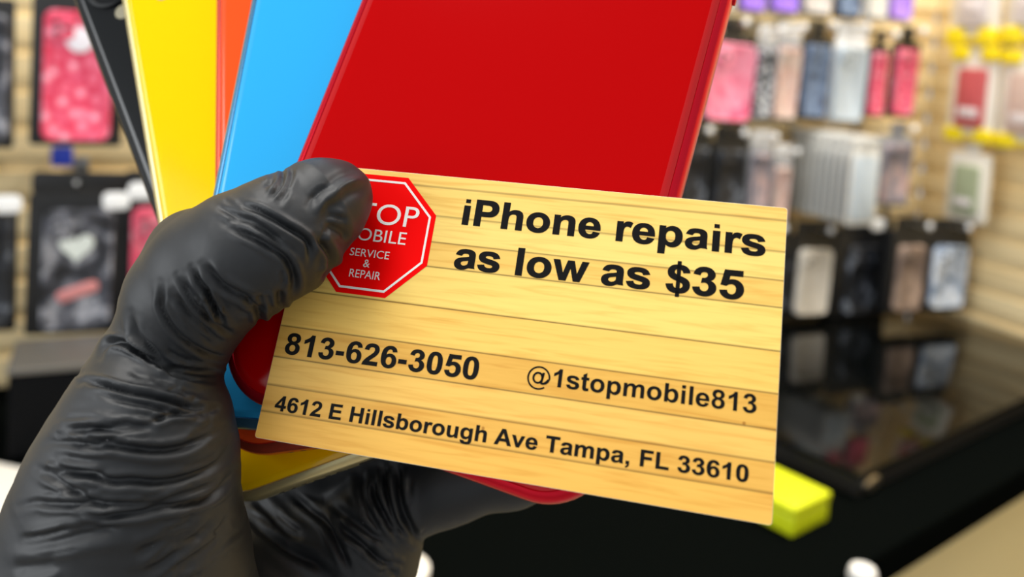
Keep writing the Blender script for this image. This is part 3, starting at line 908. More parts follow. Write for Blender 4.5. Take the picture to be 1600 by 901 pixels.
# creases of the stretched glove, traced over it: (origin x, y, zoom, amplitude mm, half width px, points)
CREASE_A = [
    (380, 240, 5.632, -.55, 5, [(-30, 440), (0, 460), (150, 510), (300, 590), (380, 640), (480, 700), (560, 760), (590, 840), (585, 960)]),
    (380, 240, 5.632, -.40, 6, [(-250, 440), (-100, 520), (0, 570), (120, 620), (250, 720), (330, 800), (420, 880)]),
    (380, 360, 5.632, -.60, 6, [(-150, -60), (0, 20), (150, 90), (280, 170), (370, 240), (420, 320), (445, 400), (450, 490), (400, 600)]),
    (380, 360, 5.632, -.65, 6, [(640, 60), (720, 140), (770, 220), (785, 300), (760, 370), (680, 450)]),
    (380, 240, 5.632, -.35, 4, [(345, 120), (350, 190), (335, 260), (290, 330), (230, 390)]),
    (380, 240, 5.632, .45, 9, [(1090, 232), (960, 250), (870, 290), (790, 360), (700, 430), (620, 560)]),
    (380, 240, 5.632, -.35, 7, [(700, 620), (780, 640), (880, 700), (900, 780)]),
    (380, 360, 5.632, -.40, 7, [(160, 720), (170, 640), (130, 560)]),
    (380, 360, 5.632, -.45, 6, [(330, 690), (330, 600), (320, 520)]),
    (380, 360, 5.632, -.5, 6, [(130, 850), (150, 760), (100, 660), (0, 600)]),
    (180, 380, 5.632, -.60, 6, [(780, 170), (860, 270), (940, 360), (1050, 430), (1239, 510)]),
    (180, 380, 5.632, -.50, 5, [(680, 200), (740, 330), (815, 420), (855, 520), (905, 620), (950, 700), (1000, 760)]),
    (180, 380, 5.632, -.55, 4, [(780, 400), (830, 480), (880, 570), (930, 660)]),
    (180, 380, 5.632, -.50, 5, [(550, 270), (620, 400), (680, 500), (760, 610), (850, 690), (950, 760), (1060, 810)]),
    (180, 380, 5.632, -.45, 6, [(530, 420), (600, 540), (680, 650), (780, 740), (900, 830)]),
    (180, 380, 5.632, -.50, 5, [(400, 330), (410, 470), (410, 560), (470, 690), (560, 805), (665, 890), (800, 965), (942, 1003), (1000, 990)]),
    (120, 500, 4.742, -.55, 6, [(395, -60), (410, 20), (450, 120), (560, 220), (650, 310), (780, 370), (900, 390), (1060, 395)]),
    (120, 500, 4.742, -.75, 5, [(170, 280), (205, 200), (255, 160), (340, 165), (430, 215), (560, 300), (680, 370), (800, 420), (900, 440), (1000, 440)]),
    (120, 500, 4.742, -.80, 5, [(20, 470), (60, 450), (200, 480), (360, 530), (560, 570), (720, 610), (850, 640), (1030, 650)]),
    (120, 500, 4.742, -.45, 6, [(200, 560), (400, 600), (560, 640), (700, 670), (850, 670), (920, 655)]),
    (120, 500, 4.742, -.45, 5, [(520, 770), (600, 735), (700, 700), (850, 690), (960, 690), (1040, 660)]),
    (120, 500, 4.742, -.45, 6, [(-70, 780), (0, 790), (120, 800), (240, 790), (400, 775), (560, 790)]),
    (120, 500, 4.742, -.40, 7, [(0, 830), (160, 880), (320, 890)]),
    (120, 500, 4.742, -.25, 9, [(360, 360), (480, 410), (620, 430), (740, 410), (820, 405)]),
    (180, 660, 3.738, -.60, 7, [(-405, 130), (-355, 112), (-255, 115), (-135, 132), (-35, 130), (100, 150), (240, 165), (380, 150), (480, 110), (570, 60), (640, 20)]),
    (180, 660, 3.738, -.60, 7, [(-450, 258), (-403, 283), (-303, 292), (-173, 300), (-93, 325), (0, 345), (100, 340), (230, 350), (340, 340), (450, 310), (560, 260), (640, 190), (670, 110)]),
    (180, 660, 3.738, -.50, 6, [(-563, 490), (-463, 466), (-383, 474), (-233, 476), (-100, 478), (0, 480), (120, 480), (250, 465), (360, 430), (480, 390), (580, 330)]),
    (180, 660, 3.738, -.70, 6, [(-193, 502), (-103, 545), (0, 540), (150, 525), (260, 500), (400, 475), (520, 450), (600, 400), (660, 330), (705, 270)]),
    (180, 660, 3.738, -.40, 10, [(90, 770), (200, 740), (310, 690), (420, 640), (490, 610)]),
    (180, 660, 3.738, -.45, 10, [(130, 880), (240, 840), (340, 770), (440, 710), (560, 610), (640, 540)]),
    (180, 660, 3.738, -.40, 9, [(320, 890), (430, 820), (540, 730), (640, 640), (690, 580)]),
    (0, 660, 3.740, -.40, 6, [(340, 40), (450, 45), (560, 38), (673, 50), (790, 45), (903, 30)]),
    (0, 660, 3.740, -.35, 6, [(320, 220), (350, 260), (440, 285), (560, 300), (640, 280)]),
    (0, 660, 3.740, -.50, 7, [(220, 280), (330, 330), (430, 400), (530, 450), (620, 455)]),
    (0, 660, 3.740, -.45, 12, [(120, 710), (260, 700), (400, 670), (560, 640), (748, 620)]),
    (0, 660, 3.740, -.30, 12, [(60, 850), (200, 840), (350, 800)]),
]
CREASE_B = [
    (370, 700, 4.484, -.60, 6, [(370, 310), (450, 380), (560, 460), (640, 540), (690, 640), (740, 740), (800, 870)]),
    (370, 700, 4.484, -.60, 8, [(30, 430), (140, 530), (260, 630), (400, 730), (530, 800), (660, 890)]),
    (370, 700, 4.484, -.50, 7, [(690, 440), (740, 570), (830, 640), (930, 720), (1010, 800)]),
    (370, 700, 4.484, -.80, 6, [(955, 200), (965, 330), (1030, 450), (1080, 540), (1150, 620)]),
    (370, 700, 4.484, -.75, 5, [(1030, 110), (1050, 300), (1080, 420), (1120, 520), (1180, 610), (1230, 650)]),
    (370, 700, 4.484, -.90, 7, [(1125, 100), (1130, 300), (1160, 440), (1210, 550), (1260, 625), (1310, 640)]),
    (370, 700, 4.484, -.45, 9, [(640, 380), (800, 500), (950, 620), (1050, 660)]),
    (370, 700, 4.484, -.50, 7, [(900, 690), (1000, 780), (1100, 830)]),
    (370, 700, 4.484, -.40, 6, [(1000, 860), (1080, 860), (1130, 890)]),
    (370, 700, 4.484, -.45, 9, [(90, 330), (200, 430), (330, 560), (480, 660)]),
    (370, 700, 4.484, -.4, 8, [(880, 130), (880, 300), (930, 450), (1020, 570)]),
]
_, da, db = hand_sdf(verts)
nrm = grad(verts)
px = CX + F * verts[:, 0] / -verts[:, 2]
py = CY - F * verts[:, 1] / -verts[:, 2]
pxm = -verts[:, 2] / F                                  # mm per px
view = -verts / np.linalg.norm(verts, axis=1, keepdims=True)
face = np.clip((nrm * view).sum(1) * 4 + 1.0, 0, 1)
disp = np.zeros(len(verts))


def smooth_poly(pts, n=6):
    P = np.array(pts, float)
    P = np.vstack([2 * P[0] - P[1], P, 2 * P[-1] - P[-2]])
    out = []
    for i in range(1, len(P) - 2):
        for t in np.linspace(0, 1, n, endpoint=False):
            out.append(0.5 * (2 * P[i] + (P[i + 1] - P[i - 1]) * t + (2 * P[i - 1] - 5 * P[i] + 4 * P[i + 1] - P[i + 2]) * t ** 2 + (3 * P[i] - P[i - 1] - 3 * P[i + 1] + P[i + 2]) * t ** 3))
    out.append(P[-2])
    return np.array(out)


DEPTH, NARROW = 1.85, 0.8
rng = random.Random(11)
for lst, n_ in ((CREASE_A, 110), (CREASE_B, 30)):      # fine wrinkles running beside the main folds
    src = list(lst)
    for _i in range(n_):
        ox, oy, zm, amp, wd, pts = rng.choice(src)
        L = smooth_poly(pts, 4)
        a_ = rng.randrange(0, max(1, len(L) - 6))
        L = L[a_:a_ + rng.randint(6, 12)]
        if len(L) < 4:
            continue
        t_ = np.gradient(L, axis=0)
        t_ /= np.linalg.norm(t_, axis=1, keepdims=True) + 1e-9
        off = rng.choice((-1, 1)) * rng.uniform(8, 20) * zm
        slant = np.linspace(-1, 1, len(L))[:, None] * rng.uniform(-4, 4) * zm
        L = L + np.stack([-t_[:, 1], t_[:, 0]], 1) * (off + slant)
        lst.append((ox, oy, zm, rng.uniform(-.20, -.07), rng.uniform(3.6, 5.5), [tuple(p) for p in L[::2]] if len(L[::2]) > 2 else [tuple(p) for p in L]))
for which, lst in ((0, CREASE_A), (1, CREASE_B)):
    sel0 = (da < db) if which == 0 else (db <= da)
    for ox, oy, zm, amp, wd, pts in lst:
        wd = wd * NARROW
        L = smooth_poly(pts) / zm + np.array([ox, oy])
        R_ = wd * 5
        sel = np.where(sel0 & (face > 0.02) & (px > L[:, 0].min() - R_) & (px < L[:, 0].max() + R_) & (py > L[:, 1].min() - R_) & (py < L[:, 1].max() + R_))[0]
        if not len(sel):
            continue
        q = np.stack([px[sel], py[sel]], 1)
        cl = np.r_[0, np.cumsum(np.linalg.norm(np.diff(L, axis=0), axis=1))]
        bd, bt = np.full(len(sel), 1e9), np.zeros(len(sel))
        for i in range(len(L) - 1):
            a, ba = L[i], L[i + 1] - L[i]
            h = np.clip(((q - a) @ ba) / (ba @ ba + 1e-9), 0, 1)
            d = np.linalg.norm(q - a - h[:, None] * ba, axis=1)
            up = d < bd
            bd[up] = d[up]
            bt[up] = (cl[i] + h * (cl[i + 1] - cl[i]))[up]
        tt = bt / cl[-1]
        taper = np.clip(np.minimum(tt, 1 - tt) / 0.22, 0, 1)
        taper = taper * taper * (3 - 2 * taper) * 0.9 + 0.1
        prof = np.exp(-(bd / wd) ** 2) - 0.42 * np.exp(-((bd - 2.3 * wd) / (1.1 * wd)) ** 2)
        disp[sel] += DEPTH * amp * taper * prof * face[sel]
verts = verts + nrm * disp[:, None]

me = bpy.data.meshes.new('gloved_hand')
orig = np.array([verts[:, 0].mean(), verts[:, 1].min(), verts[:, 2].mean()])
vl = (verts - orig) * MM
me.vertices.add(len(vl))
me.vertices.foreach_set('co', vl.ravel())
me.loops.add(quads.size)
me.loops.foreach_set('vertex_index', quads.ravel())
me.polygons.add(len(quads))
me.polygons.foreach_set('loop_start', np.arange(len(quads)) * 4)
me.update(calc_edges=True)
me.validate()
me.shade_smooth()
glove_m = mat('black_nitrile', (33, 35, 38), 0.5, spec=0.5)
nt, b = nodes(glove_m)
tc = nt.nodes.new('ShaderNodeTexCoord')
n1 = nt.nodes.new('ShaderNodeTexNoise')
n1.inputs['Scale'].default_value = 900
n1.inputs['Detail'].default_value = 3
n2 = nt.nodes.new('ShaderNodeTexNoise')
n2.inputs['Scale'].default_value = 220
n2.inputs['Detail'].default_value = 3
add = nt.nodes.new('ShaderNodeMath')
add.operation = 'MULTIPLY_ADD'
add.inputs[1].default_value = 0.15
bp = nt.nodes.new('ShaderNodeBump')
bp.inputs['Strength'].default_value = 0.12
bp.inputs['Distance'].default_value = 0.0008
nt.links.new(tc.outputs['Object'], n1.inputs['Vector'])
nt.links.new(tc.outputs['Object'], n2.inputs['Vector'])
nt.links.new(n1.outputs['Fac'], add.inputs[0])
nt.links.new(n2.outputs['Fac'], add.inputs[2])
nt.links.new(add.outputs[0], bp.inputs['Height'])
nt.links.new(bp.outputs[0], b.inputs['Normal'])
vo = nt.nodes.new('ShaderNodeTexVoronoi')             # lint specks
vo.inputs['Scale'].default_value = 170
nt.links.new(tc.outputs['Object'], vo.inputs['Vector'])
lr = ramp(nt, [(0.0, lin(150, 150, 150)), (0.02, lin(110, 110, 112)), (0.035, lin(33, 35, 38))])
nt.links.new(vo.outputs['Distance'], lr.inputs[0])
nt.links.new(lr.outputs[0], b.inputs['Base Color'])
hand = link('gloved_hand', me, glove_m, None, CAM @ T(*[float(v) * MM for v in orig]))
tag(hand, 'hand in a wrinkled black nitrile glove gripping the phones, thumb pressed on the card', 'hand')

# ------------------------------------------------------------------ hanging packages
def plane_frame(p0, d, n):
    """matrix: local x along the wall, y up, z out of the wall"""
    return Matrix(((d.x, 0, n.x, p0.x), (d.y, 0, n.y, p0.y), (0, 1, 0, p0.z), (0, 0, 0, 1)))


STY = {
    'pink': dict(card='black_card', case=pattern_mat('pink_print', [(0.05, (240, 176, 194)), (0.35, (232, 104, 134)), (0.6, (206, 36, 74)), (0.85, (224, 100, 132))], 55)),
    'rose': dict(card='black_card', case=pattern_mat('rose_print', [(0.3, (226, 120, 148)), (0.6, (230, 146, 170)), (0.8, (216, 84, 120))], 30)),
    'hotpink': dict(card='black_card', case=pattern_mat('hot_pink_print', [(0.2, (230, 108, 134)), (0.5, (206, 54, 88)), (0.8, (226, 132, 150))], 60)),
    'camo': dict(card='black_card', case=pattern_mat('grey_print', [(0.40, (18, 20, 26)), (0.50, (78, 80, 90)), (0.58, (150, 152, 160)), (0.66, (44, 44, 54))], 26, kind='NOISE')),
    'lattice': dict(card='grey_card', case=pattern_mat('lattice_print', [(0.1, (230, 232, 236)), (0.4, (160, 164, 172)), (0.55, (60, 64, 72))], 90)),
    'beige': dict(card='grey_card', case=pattern_mat('beige_print', [(0.35, (206, 190, 180)), (0.55, (196, 160, 150)), (0.7, (226, 220, 220))], 20, kind='NOISE')),
    'navy': dict(card='black_card', case=pattern_mat('navy_print', [(0.35, (40, 52, 74)), (0.5, (110, 130, 160)), (0.62, (52, 64, 88)), (0.75, (170, 180, 196))], 28, kind='NOISE')),
    'clear': dict(card='white_card', case=mat('clear_case', (176, 188, 198), 0.2)),
    'purple': dict(card='grey_card', case=mat('purple_case', (142, 104, 214), 0.35)),
    'white': dict(card='white_card', case=mat('white_case', (196, 194, 188), 0.4)),
    'black': dict(card='black_card', case=pattern_mat('black_glints', [(0.44, (14, 15, 18)), (0.56, (40, 43, 50)), (0.64, (120, 126, 136)), (0.7, (22, 24, 28))], 24, kind='NOISE')),  # pale patches paint in the glints on the black packages
    'brown': dict(card='black_card', case=pattern_mat('brown_print', [(0.35, (92, 76, 70)), (0.55, (150, 128, 112)), (0.7, (200, 170, 150))], 22, kind='NOISE')),
    'stone': dict(card='black_card', case=pattern_mat('stone_print', [(0.35, (206, 198, 184)), (0.6, (226, 218, 204))], 18, kind='NOISE')),
    'frost': dict(card='black_card', case=pattern_mat('frost_print', [(0.36, (80, 92, 112)), (0.48, (170, 184, 204)), (0.6, (220, 226, 234)), (0.72, (110, 116, 130))], 34, kind='NOISE')),
    'pearl': dict(card='grey_card', case=pattern_mat('pearl_print', [(0.35, (196, 194, 192)), (0.6, (176, 168, 166)), (0.75, (150, 140, 148))], 20, kind='NOISE')),
    'lilac': dict(card='white_card', case=pattern_mat('lilac_print', [(0.35, (176, 140, 226)), (0.6, (140, 100, 200)), (0.75, (220, 206, 236))], 18, kind='NOISE')),
    'smoke': dict(card='grey_card', case=pattern_mat('smoke_print', [(0.36, (96, 90, 98)), (0.5, (150, 140, 146)), (0.64, (210, 170, 160))], 22, kind='NOISE')),
}
CARDS = {'black_card': (9, 10, 12), 'grey_card': (132, 134, 138), 'white_card': (196, 196, 196)}
chrome = mat('hook_wire', (190, 190, 188), 0.3, 1.0)
tagw = mat('tag_white', (226, 228, 230), 0.4)


def package(px0, py0, px1, py1, style, label, group, plane, border=0.12, top=0.14, out=0.0, hdr=None, thick=0.0, extra=(), tilt=0.0, reach=0.035, tip='cap'):
    """one packed phone case on its peg, and the peg as a thing of its own"""
    p0, d, n = plane
    p0 = p0 + n * out
    ym, xm = (py0 + py1) / 2, (px0 + px1) / 2
    a, c = hit(px0, ym, p0, n), hit(px1, ym, p0, n)
    tp, bt = hit(xm, py0, p0, n), hit(xm, py1, p0, n)
    w_, h_ = (c - a).length, tp.z - bt.z
    mid = (a + c) / 2
    mid.z = bt.z
    t = thing('case_package', label, 'phone case', plane_frame(mid, d, n) @ Matrix.Rotation(tilt, 4, 'Z'), group)
    st = STY[style]
    cmx = mat(st['card'], CARDS[st['card']], 0.45)
    bm = slab_bm(w_, h_, min(w_, h_) * 0.05, -0.0075 - thick, -0.0045, 0.0006, 0, h_ / 2, 4)
    obj('backing_card', bm, cmx, t)
    tabw = w_ * (0.45 if hdr is None else 0.96)
    bm = slab_bm(tabw, 0.03, 0.008, -0.0072, -0.0048, 0.0005, 0, h_ + 0.0135, 4)
    obj('hang_tab', bm, cmx if hdr in (None, True) else mat(hdr, CARDS[hdr], 0.45), t)
    cw, chh = w_ * (1 - border), h_ * (1 - top)
    r_ = min(cw, chh) * 0.16
    bm = loft(bmesh.new(), cw, chh, r_, [(0, -0.0043), (0, 0.004), (0.0012, 0.0058), (0.003, 0.0065), (0.0045, 0.0055)], 6, 0, chh / 2 + h_ * top * 0.25)
    cs_ = obj('phone_case', bm, st['case'], t)
    y0c = h_ * top * 0.25
    bm = slab_bm(cw * 0.36, cw * 0.40, cw * 0.09, 0.0057, 0.0085, 0.0008, -cw * 0.24, y0c + chh - cw * 0.27, 5)
    obj('camera_bump', bm, st['case'], cs_)
    bm = bmesh.new()
    for lx, ly in ((-.31, .20), (-.31, .34), (-.17, .27)):
        disc_bm(bm, [(cw * .05, 0.0086), (cw * .05, 0.0092), (cw * .04, 0.0094)], 14, cw * lx, y0c + chh - cw * ly)
    obj('camera_openings', bm, mat('case_opening', (60, 60, 66), 0.4), cs_)
    for e in extra:
        e(t, cw, chh, y0c)
    # the peg: from the wall through the tab, with a bright end
    hk = plane_frame(mid, d, n) @ T(0, h_ + 0.02, 0)
    back = -0.103 - out if plane is BACK else -0.078 - out
    g = thing('peg_hook', 'chrome peg holding the ' + ' '.join(label.split()[:12]), 'hook', hk, 'pegs of the slat walls')
    bm = tube(bmesh.new(), [(0, -0.004, back), (0, -0.004, reach * 0.7), (0, 0.001, reach)], 0.0022)
    obj('wire', bm, chrome, g)
    bm = slab_bm(0.02, 0.03, 0.003, back, back + 0.003, 0.0005)
    obj('back_plate', bm, chrome, g)
    if tip == 'cap':
        bm = disc_bm(bmesh.new(), [(0.004, reach - 0.002), (0.0065, reach), (0.0065, reach + 0.003), (0.004, reach + 0.0045)], 16)
        obj('end_cap', bm, tagw, g)
    else:
        bm = slab_bm(0.032, 0.022, 0.008, reach + 0.0005, reach + 0.0035, 0.0008, tip[0], tip[1], 5)
        obj('price_tag', bm, tagw, g)
    return t


def white_disc(t, cw, ch, y0):
    bm = disc_bm(bmesh.new(), [(cw * 0.20, 0.0056), (cw * 0.20, 0.0072), (cw * 0.17, 0.0078)], 32, cw * 0.02, y0 + ch * 0.78)
    obj('grip_disc', bm, mat('disc_white', (222, 218, 228), 0.4), t)


def pale_heart(t, cw, ch, y0):
    pts = []
    for i in range(40):
        a = 2 * math.pi * i / 40
        pts.append((0.0125 * 16 * math.sin(a) ** 3 / 16 * cw / 0.05, (13 * math.cos(a) - 5 * math.cos(2 * a) - 2 * math.cos(3 * a) - math.cos(4 * a)) / 16 * 0.0125 * cw / 0.05))
    bm = bmesh.new()
    lo_ = [bm.verts.new((x - cw * 0.02, y + y0 + ch * 0.70, 0.0056)) for x, y in pts]
    hi_ = [bm.verts.new((x * .95 - cw * 0.02, y * .95 + y0 + ch * 0.70, 0.0078)) for x, y in pts]
    for i in range(40):
        bm.faces.new((lo_[i], lo_[(i + 1) % 40], hi_[(i + 1) % 40], hi_[i]))
    bm.faces.new(hi_)
    obj('pale_emblem', bm, mat('emblem_pale', (206, 214, 210), 0.5), t)


def red_mark(t, cw, ch, y0):
    bm = slab_bm(cw * 0.62, ch * 0.10, ch * 0.045, 0.0056, 0.0074, 0.0006, 0, 0, 5)
    o = obj('red_band', bm, mat('band_red', (196, 128, 128), 0.5), t)
    o.location = (0.02 * cw, y0 + ch * 0.33, 0)
    o.rotation_euler = (0, 0, 0.35)


BACK = (P_BACK, WD, WN)
RIGHTP = (corner + RN * 0.08, -RD, RN)
RIGHTP = (corner + RN * 0.08, RD, RN)
TL = -0.085     # everything on the pegs hangs a little askew

gA = 'phone cases hanging at the left of the back wall'
package(46, -8, 192, 228, 'pink', 'pink patterned phone case with a pale round grip, upper left of the wall', gA, BACK, extra=(white_disc,), tilt=-.01, border=.26, hdr=True, thick=.01)
package(-110, -6, 22, 232, 'camo', 'grey patterned case cut off by the upper left picture edge', gA, BACK, tilt=0)
package(38, 304, 196, 522, 'camo', 'black package with grey case, pale heart and red band, below the pink one', gA, BACK, border=.3, hdr=True, thick=.012, extra=(pale_heart, red_mark), tilt=-.02, tip=(0.046, -0.022))
package(-125, 306, 26, 522, 'black', 'dark case package cut off by the left picture edge, lower row', gA, BACK, tip=(0.044, -0.024))
package(188, 300, 330, 518, 'hotpink', 'hot pink patterned case half hidden behind the glove', gA, BACK, tip=(-0.034, -0.012), extra=(white_disc,), border=.22, hdr=True, thick=.01)

gB = 'phone cases hanging in the top row right of the phones'
for x0, x1, y1, s, l in ((1096, 1152, 18, 'pearl', 'pearl white case ending the top row beside the red phone'), (1158, 1200, 22, 'purple', 'purple case, first in the top row right of the red phone'), (1206, 1252, 24, 'purple', 'purple case, second in the top row, left of a pearl one'), (1256, 1304, 26, 'pearl', 'pearl case in the top row right of two purple ones'), (1310, 1350, 30, 'navy', 'navy patterned case in the top row'), (1356, 1390, 34, 'white', 'white case in the top row beside the lilac one'), (1392, 1430, 36, 'lilac', 'lilac case, rightmost in the top row')):
    package(x0, -118, x1, y1, s, l, gB, BACK, tilt=TL * .3)
gC = 'phone cases hanging in the second row right of the phones'
for x0, x1, y0, y1, s, l, bd in ((1100, 1176, 52, 194, 'rose', 'rose pink case beside the edge of the red phone', .08), (1178, 1206, 64, 190, 'lattice', 'narrow lattice patterned case right of the rose one', .08), (1208, 1246, 60, 190, 'beige', 'dusty beige case in the middle of the second row', .1), (1249, 1296, 56, 188, 'navy', 'navy case with blue grey print, second row', .2), (1299, 1350, 58, 194, 'clear', 'clear bluish case in the second row', .06), (1354, 1386, 70, 184, 'hotpink', 'narrow hot pink case left of its twin at the wall end', .34), (1390, 1434, 64, 184, 'hotpink', 'hot pink case in a black package at the end of the second row', .32)):
    package(x0, y0, x1, y1, s, l, gC, BACK, border=bd, tilt=TL * .5, hdr=('white_card' if s in ('lattice', 'beige', 'clear') else None))
gD = 'phone cases hanging in the third row right of the phones'
for x0, x1, y0, y1, s, l in ((1060, 1106, 218, 340, 'black', 'black case in the third row next to the red phone'), (1110, 1164, 222, 342, 'black', 'black case with pale glints, second in the third row'), (1167, 1202, 228, 340, 'smoke', 'smoke grey case in the third row'), (1204, 1232, 250, 350, 'beige', 'slim pinkish case left of the clear stack'), (1372, 1424, 214, 322, 'smoke', 'smoky brown case at the end of the third row')):
    package(x0, y0, x1, y1, s, l, gD, BACK, tilt=TL * .5, border=.24, hdr=(True if s == 'black' else 'white_card' if x1 < 1240 else None), thick=.012)

# a peg filled with many slim clear packages, seen from the side
gE = 'slim clear packages packed on one peg'
words = ['first', 'second', 'third', 'fourth', 'fifth', 'sixth', 'seventh', 'eighth', 'ninth']
stack_mat = mat('clear_sleeve', (196, 196, 192), 0.35)
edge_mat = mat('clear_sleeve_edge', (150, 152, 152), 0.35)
fo = 0.085
fa, fb = hit(1326, 290, P_BACK + WN * fo, WN), hit(1371, 290, P_BACK + WN * fo, WN)
fz1, fz0 = hit(1348, 236, P_BACK + WN * fo, WN).z, hit(1348, 352, P_BACK + WN * fo, WN).z
fm = (fa + fb) / 2
fw, fh = (fb - fa).length, fz1 - fz0
for i in range(10):
    m_ = plane_frame(Vector((fm.x, fm.y, fz0 + 0.001 * (i % 3))) - WN * (0.0165 * i), WD, WN)
    t = thing('clear_package', ('clear bluish case in front of the slim packages packed on one peg' if i == 0 else '%s slim clear package behind the front one on the crowded peg' % words[i - 1]), 'phone case', m_, gE)
    bm = slab_bm(fw, fh, 0.006, -0.0030, 0.0010, 0.0008, 0, fh / 2, 4)
    obj('sleeve', bm, stack_mat, t)
    bm = slab_bm(fw * 0.8, fh * .86, 0.008, 0.0011, 0.0030, 0.0006, 0, fh / 2, 4)
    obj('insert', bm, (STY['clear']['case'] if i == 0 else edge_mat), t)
    bm = slab_bm(fw * .94, 0.026, 0.006, -0.0035, 0.0, 0.0006, 0, fh + 0.0115, 4)
    obj('hang_tab', bm, stack_mat, t)
hk = plane_frame(Vector((fm.x, fm.y, fz1 + 0.018)) + WN * 0, WD, WN)
g = thing('peg_hook', 'long chrome peg carrying the stack of slim clear packages', 'hook', hk, 'pegs of the slat walls')
obj('wire', tube(bmesh.new(), [(0, -0.004, -0.103 - fo), (0, -0.004, 0.02), (0, 0.001, 0.03)], 0.0022), chrome, g)
obj('back_plate', slab_bm(0.02, 0.03, 0.003, -0.103 - fo, -0.100 - fo, 0.0005), chrome, g)

gF = 'phone cases hanging in the lowest row above the black platform'
for x0, x1, y0, y1, s, l, bd in ((1160, 1232, 368, 498, 'black', 'black case half hidden behind the card, lowest row', .1), (1236, 1302, 370, 497, 'stone', 'stone beige case in a black package, lowest row beside the card', .26), (1304, 1390, 364, 496, 'black', 'black package with blue grey glints in the lowest row', .4), (1392, 1447, 364, 491, 'brown', 'brown case in the lowest row', .3), (1450, 1512, 366, 486, 'frost', 'frosty blue patterned case, last in the lowest row', .2)):
    package(x0, y0, x1, y1, s, l, gF, BACK if x1 < 1445 else BACK, border=bd, tilt=TL * .4, out=0.0 if x1 < 1440 else 0.06, hdr=True, thick=0.03, top=.2, tip=((-0.012, 0.004) if x0 == 1304 else 'cap'))

# blue price clip on the groove below the pink case
p = hit(97, 244, P_BACK - WN * 0.06, WN)
m_ = plane_frame(p, WD, WN)
t = thing('price_clip', 'small blue price clip below the pink patterned case', 'price tag', m_)
bm = slab_bm(0.026, 0.026, 0.003, 0, 0.003, 0.0006)
obj('label_plate', bm, mat('clip_blue', (48, 72, 200), 0.4), t)
bm = slab_bm(0.02, 0.008, 0.002, -0.044, -0.0002, 0.0006, 0, 0.006)
obj('clip_arm', bm, mat('clip_grey', (120, 122, 130), 0.4), t)

# right wall: clear boxes with yellow corner clips
yel = mat('clip_yellow', (238, 214, 20), 0.35)
clear_box = mat('clear_box', (226, 220, 206), 0.2)


def clip_box(px0, py0, px1, py1, col, label, clips=True):
    p0, d, n = RIGHTP
    ym, xm = (py0 + py1) / 2, (px0 + px1) / 2
    a, c = hit(px0, ym, p0, n), hit(px1, ym, p0, n)
    tp, bt = hit(xm, py0, p0, n), hit(xm, py1, p0, n)
    w_, h_ = (c - a).length, tp.z - bt.z
    mid = (a + c) / 2
    mid.z = bt.z
    t = thing('clear_case_box', label, 'phone case', plane_frame(mid, -RD, n), 'boxed cases on the right wall')
    bm = slab_bm(w_, h_, 0.006, -0.012, 0.0, 0.0015, 0, h_ / 2, 4)
    obj('clear_tray', bm, clear_box, t)
    cw, ch = w_ * 0.62, h_ * 0.72
    bm = loft(bmesh.new(), cw, ch, cw * 0.16, [(0, 0.0002), (0, 0.006), (0.0015, 0.008), (0.003, 0.0085)], 6, 0, h_ * 0.46)
    cs_ = obj('phone_case', bm, mat('boxed_case_%d_%d_%d' % col, col, 0.4), t)
    bm = slab_bm(cw * 0.7, ch * 0.16, 0.003, 0.0086, 0.0096, 0.0003, 0, h_ * 0.28, 4)
    obj('paper_band', bm, mat('band_pale', (214, 206, 204), 0.5), cs_)
    if clips:
        for sx in (-1, 1):
            for yy in (0.0, h_):
                bm = slab_bm(w_ * 0.36, h_ * 0.17, 0.006, -0.014, 0.006, 0.0012, sx * w_ * 0.33, yy, 4)
                obj('corner_clip', bm, yel, t)
        bm = slab_bm(w_ * 0.5, h_ * 0.05, 0.002, -0.010, 0.002, 0.0008, 0, -h_ * 0.015, 4)
        obj('bottom_rail', bm, yel, t)
    hk = plane_frame(mid, -RD, n) @ T(0, h_ + 0.02, 0)
    bm = slab_bm(w_ * .4, 0.02, 0.006, -0.008, -0.005, 0.0006, 0, h_ + 0.009, 4)
    obj('hang_tab', bm, clear_box, t)
    g = thing('peg_hook', 'chrome peg holding the ' + ' '.join(label.split()[:11]), 'hook', hk, 'pegs of the slat walls')
    obj('wire', tube(bmesh.new(), [(0, -0.004, -0.078), (0, -0.004, 0.02), (0, 0.001, 0.03)], 0.0022), chrome, g)
    obj('back_plate', slab_bm(0.02, 0.03, 0.003, -0.078, -0.075, 0.0005), chrome, g)
    return t


clip_box(1484, 84, 1556, 212, (186, 84, 84), 'boxed dusty red case with yellow corner clips on the right wall')
clip_box(1490, -110, 1566, 58, (206, 196, 190), 'boxed pale case with yellow clips at the top edge of the right wall')
clip_box(1562, 90, 1650, 224, (196, 170, 156), 'boxed tan case with yellow clips at the right picture edge')
clip_box(1578, -120, 1668, 56, (214, 206, 200), 'boxed cream case in the upper right picture corner')
clip_box(1480, 238, 1542, 346, (150, 158, 126), 'boxed sage green case without clips, below the dusty red one', False)

# ------------------------------------------------------------------ things on the counter
# neon yellow box beside the card
f0 = hit(1238, 842, ZP, ZN)
m_ = Matrix(((CD.x, -CN.x, 0, f0.x), (CD.y, -CN.y, 0, f0.y), (0, 0, 1, COUNTER_Z), (0, 0, 0, 1)))
t = thing('small_box', 'neon yellow small box on the black counter beside the card', 'box', m_)
neon = mat('neon_yellow', (196, 208, 16), 0.45)
bm = bmesh.new()
box(bm, 0, 0.068, 0, 0.125, 0.0005, 0.024, 0.003)
obj('box_body', bm, neon, t)
bm = bmesh.new()
box(bm, -0.001, 0.069, -0.001, 0.126, 0.0242, 0.034, 0.003)
obj('lid', bm, mat('neon_yellow_lid', (206, 216, 4), 0.4), t)

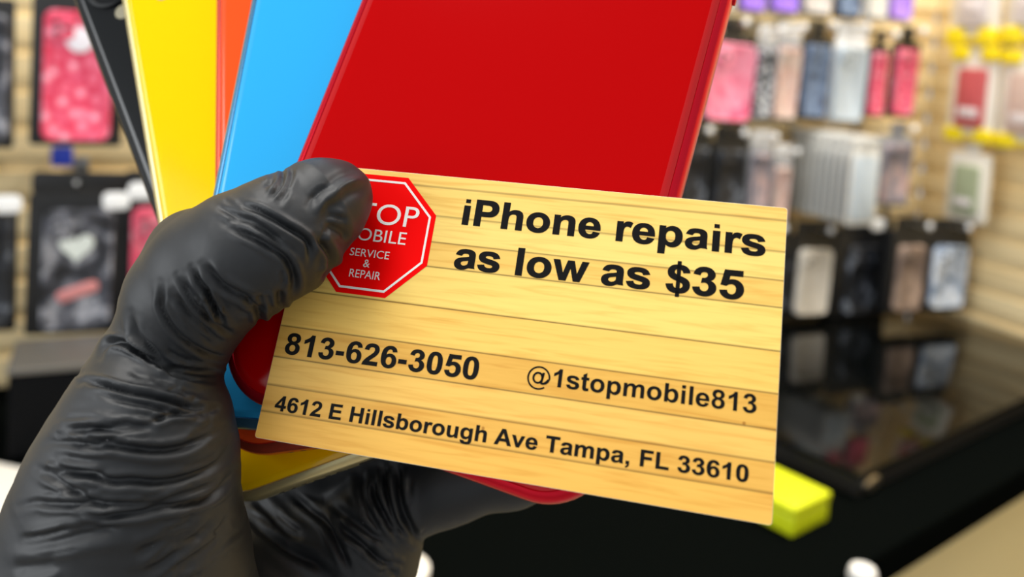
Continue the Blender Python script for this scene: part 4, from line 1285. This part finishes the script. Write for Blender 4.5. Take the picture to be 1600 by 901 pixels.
# white work mat on the left of the counter
c0, c1 = hit(-40, 722, ZP, ZN), hit(640, 868, ZP, ZN)
ax = (c1 - c0).normalized()
ay = Vector((-ax.y, ax.x, 0))
ln = (c1 - c0).length + 0.03
m_ = Matrix(((ax.x, ay.x, 0, c0.x), (ax.y, ay.y, 0, c0.y), (0, 0, 1, COUNTER_Z), (0, 0, 0, 1)))
bm = slab_bm(ln, 0.34, 0.03, 0.0006, 0.006, 0.001, ln / 2, -0.17, 10)
mt = obj('work_mat', bm, mat('mat_white', (236, 232, 224), 0.5), None, m_)
tag(mt, 'white mat lying on the counter behind the gloved wrist', 'mat')

# black box on the left, in front of the wall
bl = hit(10, 728, ZP, ZN)
br = hit(160, 735, ZP, ZN)
ax = Vector((WD.x, WD.y, 0))
ay = -WN
m_ = Matrix(((ax.x, ay.x, 0, bl.x), (ax.y, ay.y, 0, bl.y), (0, 0, 1, COUNTER_Z + 0.0062), (0, 0, 0, 1)))
t = thing('storage_box', 'low black box with a painted grey sheen on top standing behind the gloved wrist', 'box', m_)
bm = bmesh.new()
box(bm, 0, 0.24, 0, 0.10, 0, 0.098, 0.004)
obj('box_body', bm, mat('box_black', (9, 10, 12), 0.6, spec=0.05), t)
bm = bmesh.new()
box(bm, -0.002, 0.242, -0.002, 0.102, 0.0985, 0.106, 0.002)
obj('lid', bm, mat('lid_sheen', (84, 82, 78), 0.4), t)  # grey colour paints the sheen on the black box's top

# white screw cap near the front edge
f0 = hit(1347, 905, ZP, ZN)
t = thing('bottle_cap', 'white round cap at the front edge of the counter', 'cap', T(f0.x, f0.y, COUNTER_Z))
bm = disc_bm(bmesh.new(), [(0.012, 0.0004), (0.013, 0.002), (0.013, 0.009), (0.0115, 0.012), (0.006, 0.013)], 28)
obj('cap_shell', bm, mat('cap_white', (232, 232, 230), 0.4), t)
bm = disc_bm(bmesh.new(), [(0.0137, 0.002), (0.0139, 0.0025), (0.0139, 0.005), (0.0137, 0.0055)], 28)
obj('grip_ring', bm, mat('cap_ring', (206, 206, 204), 0.4), t)
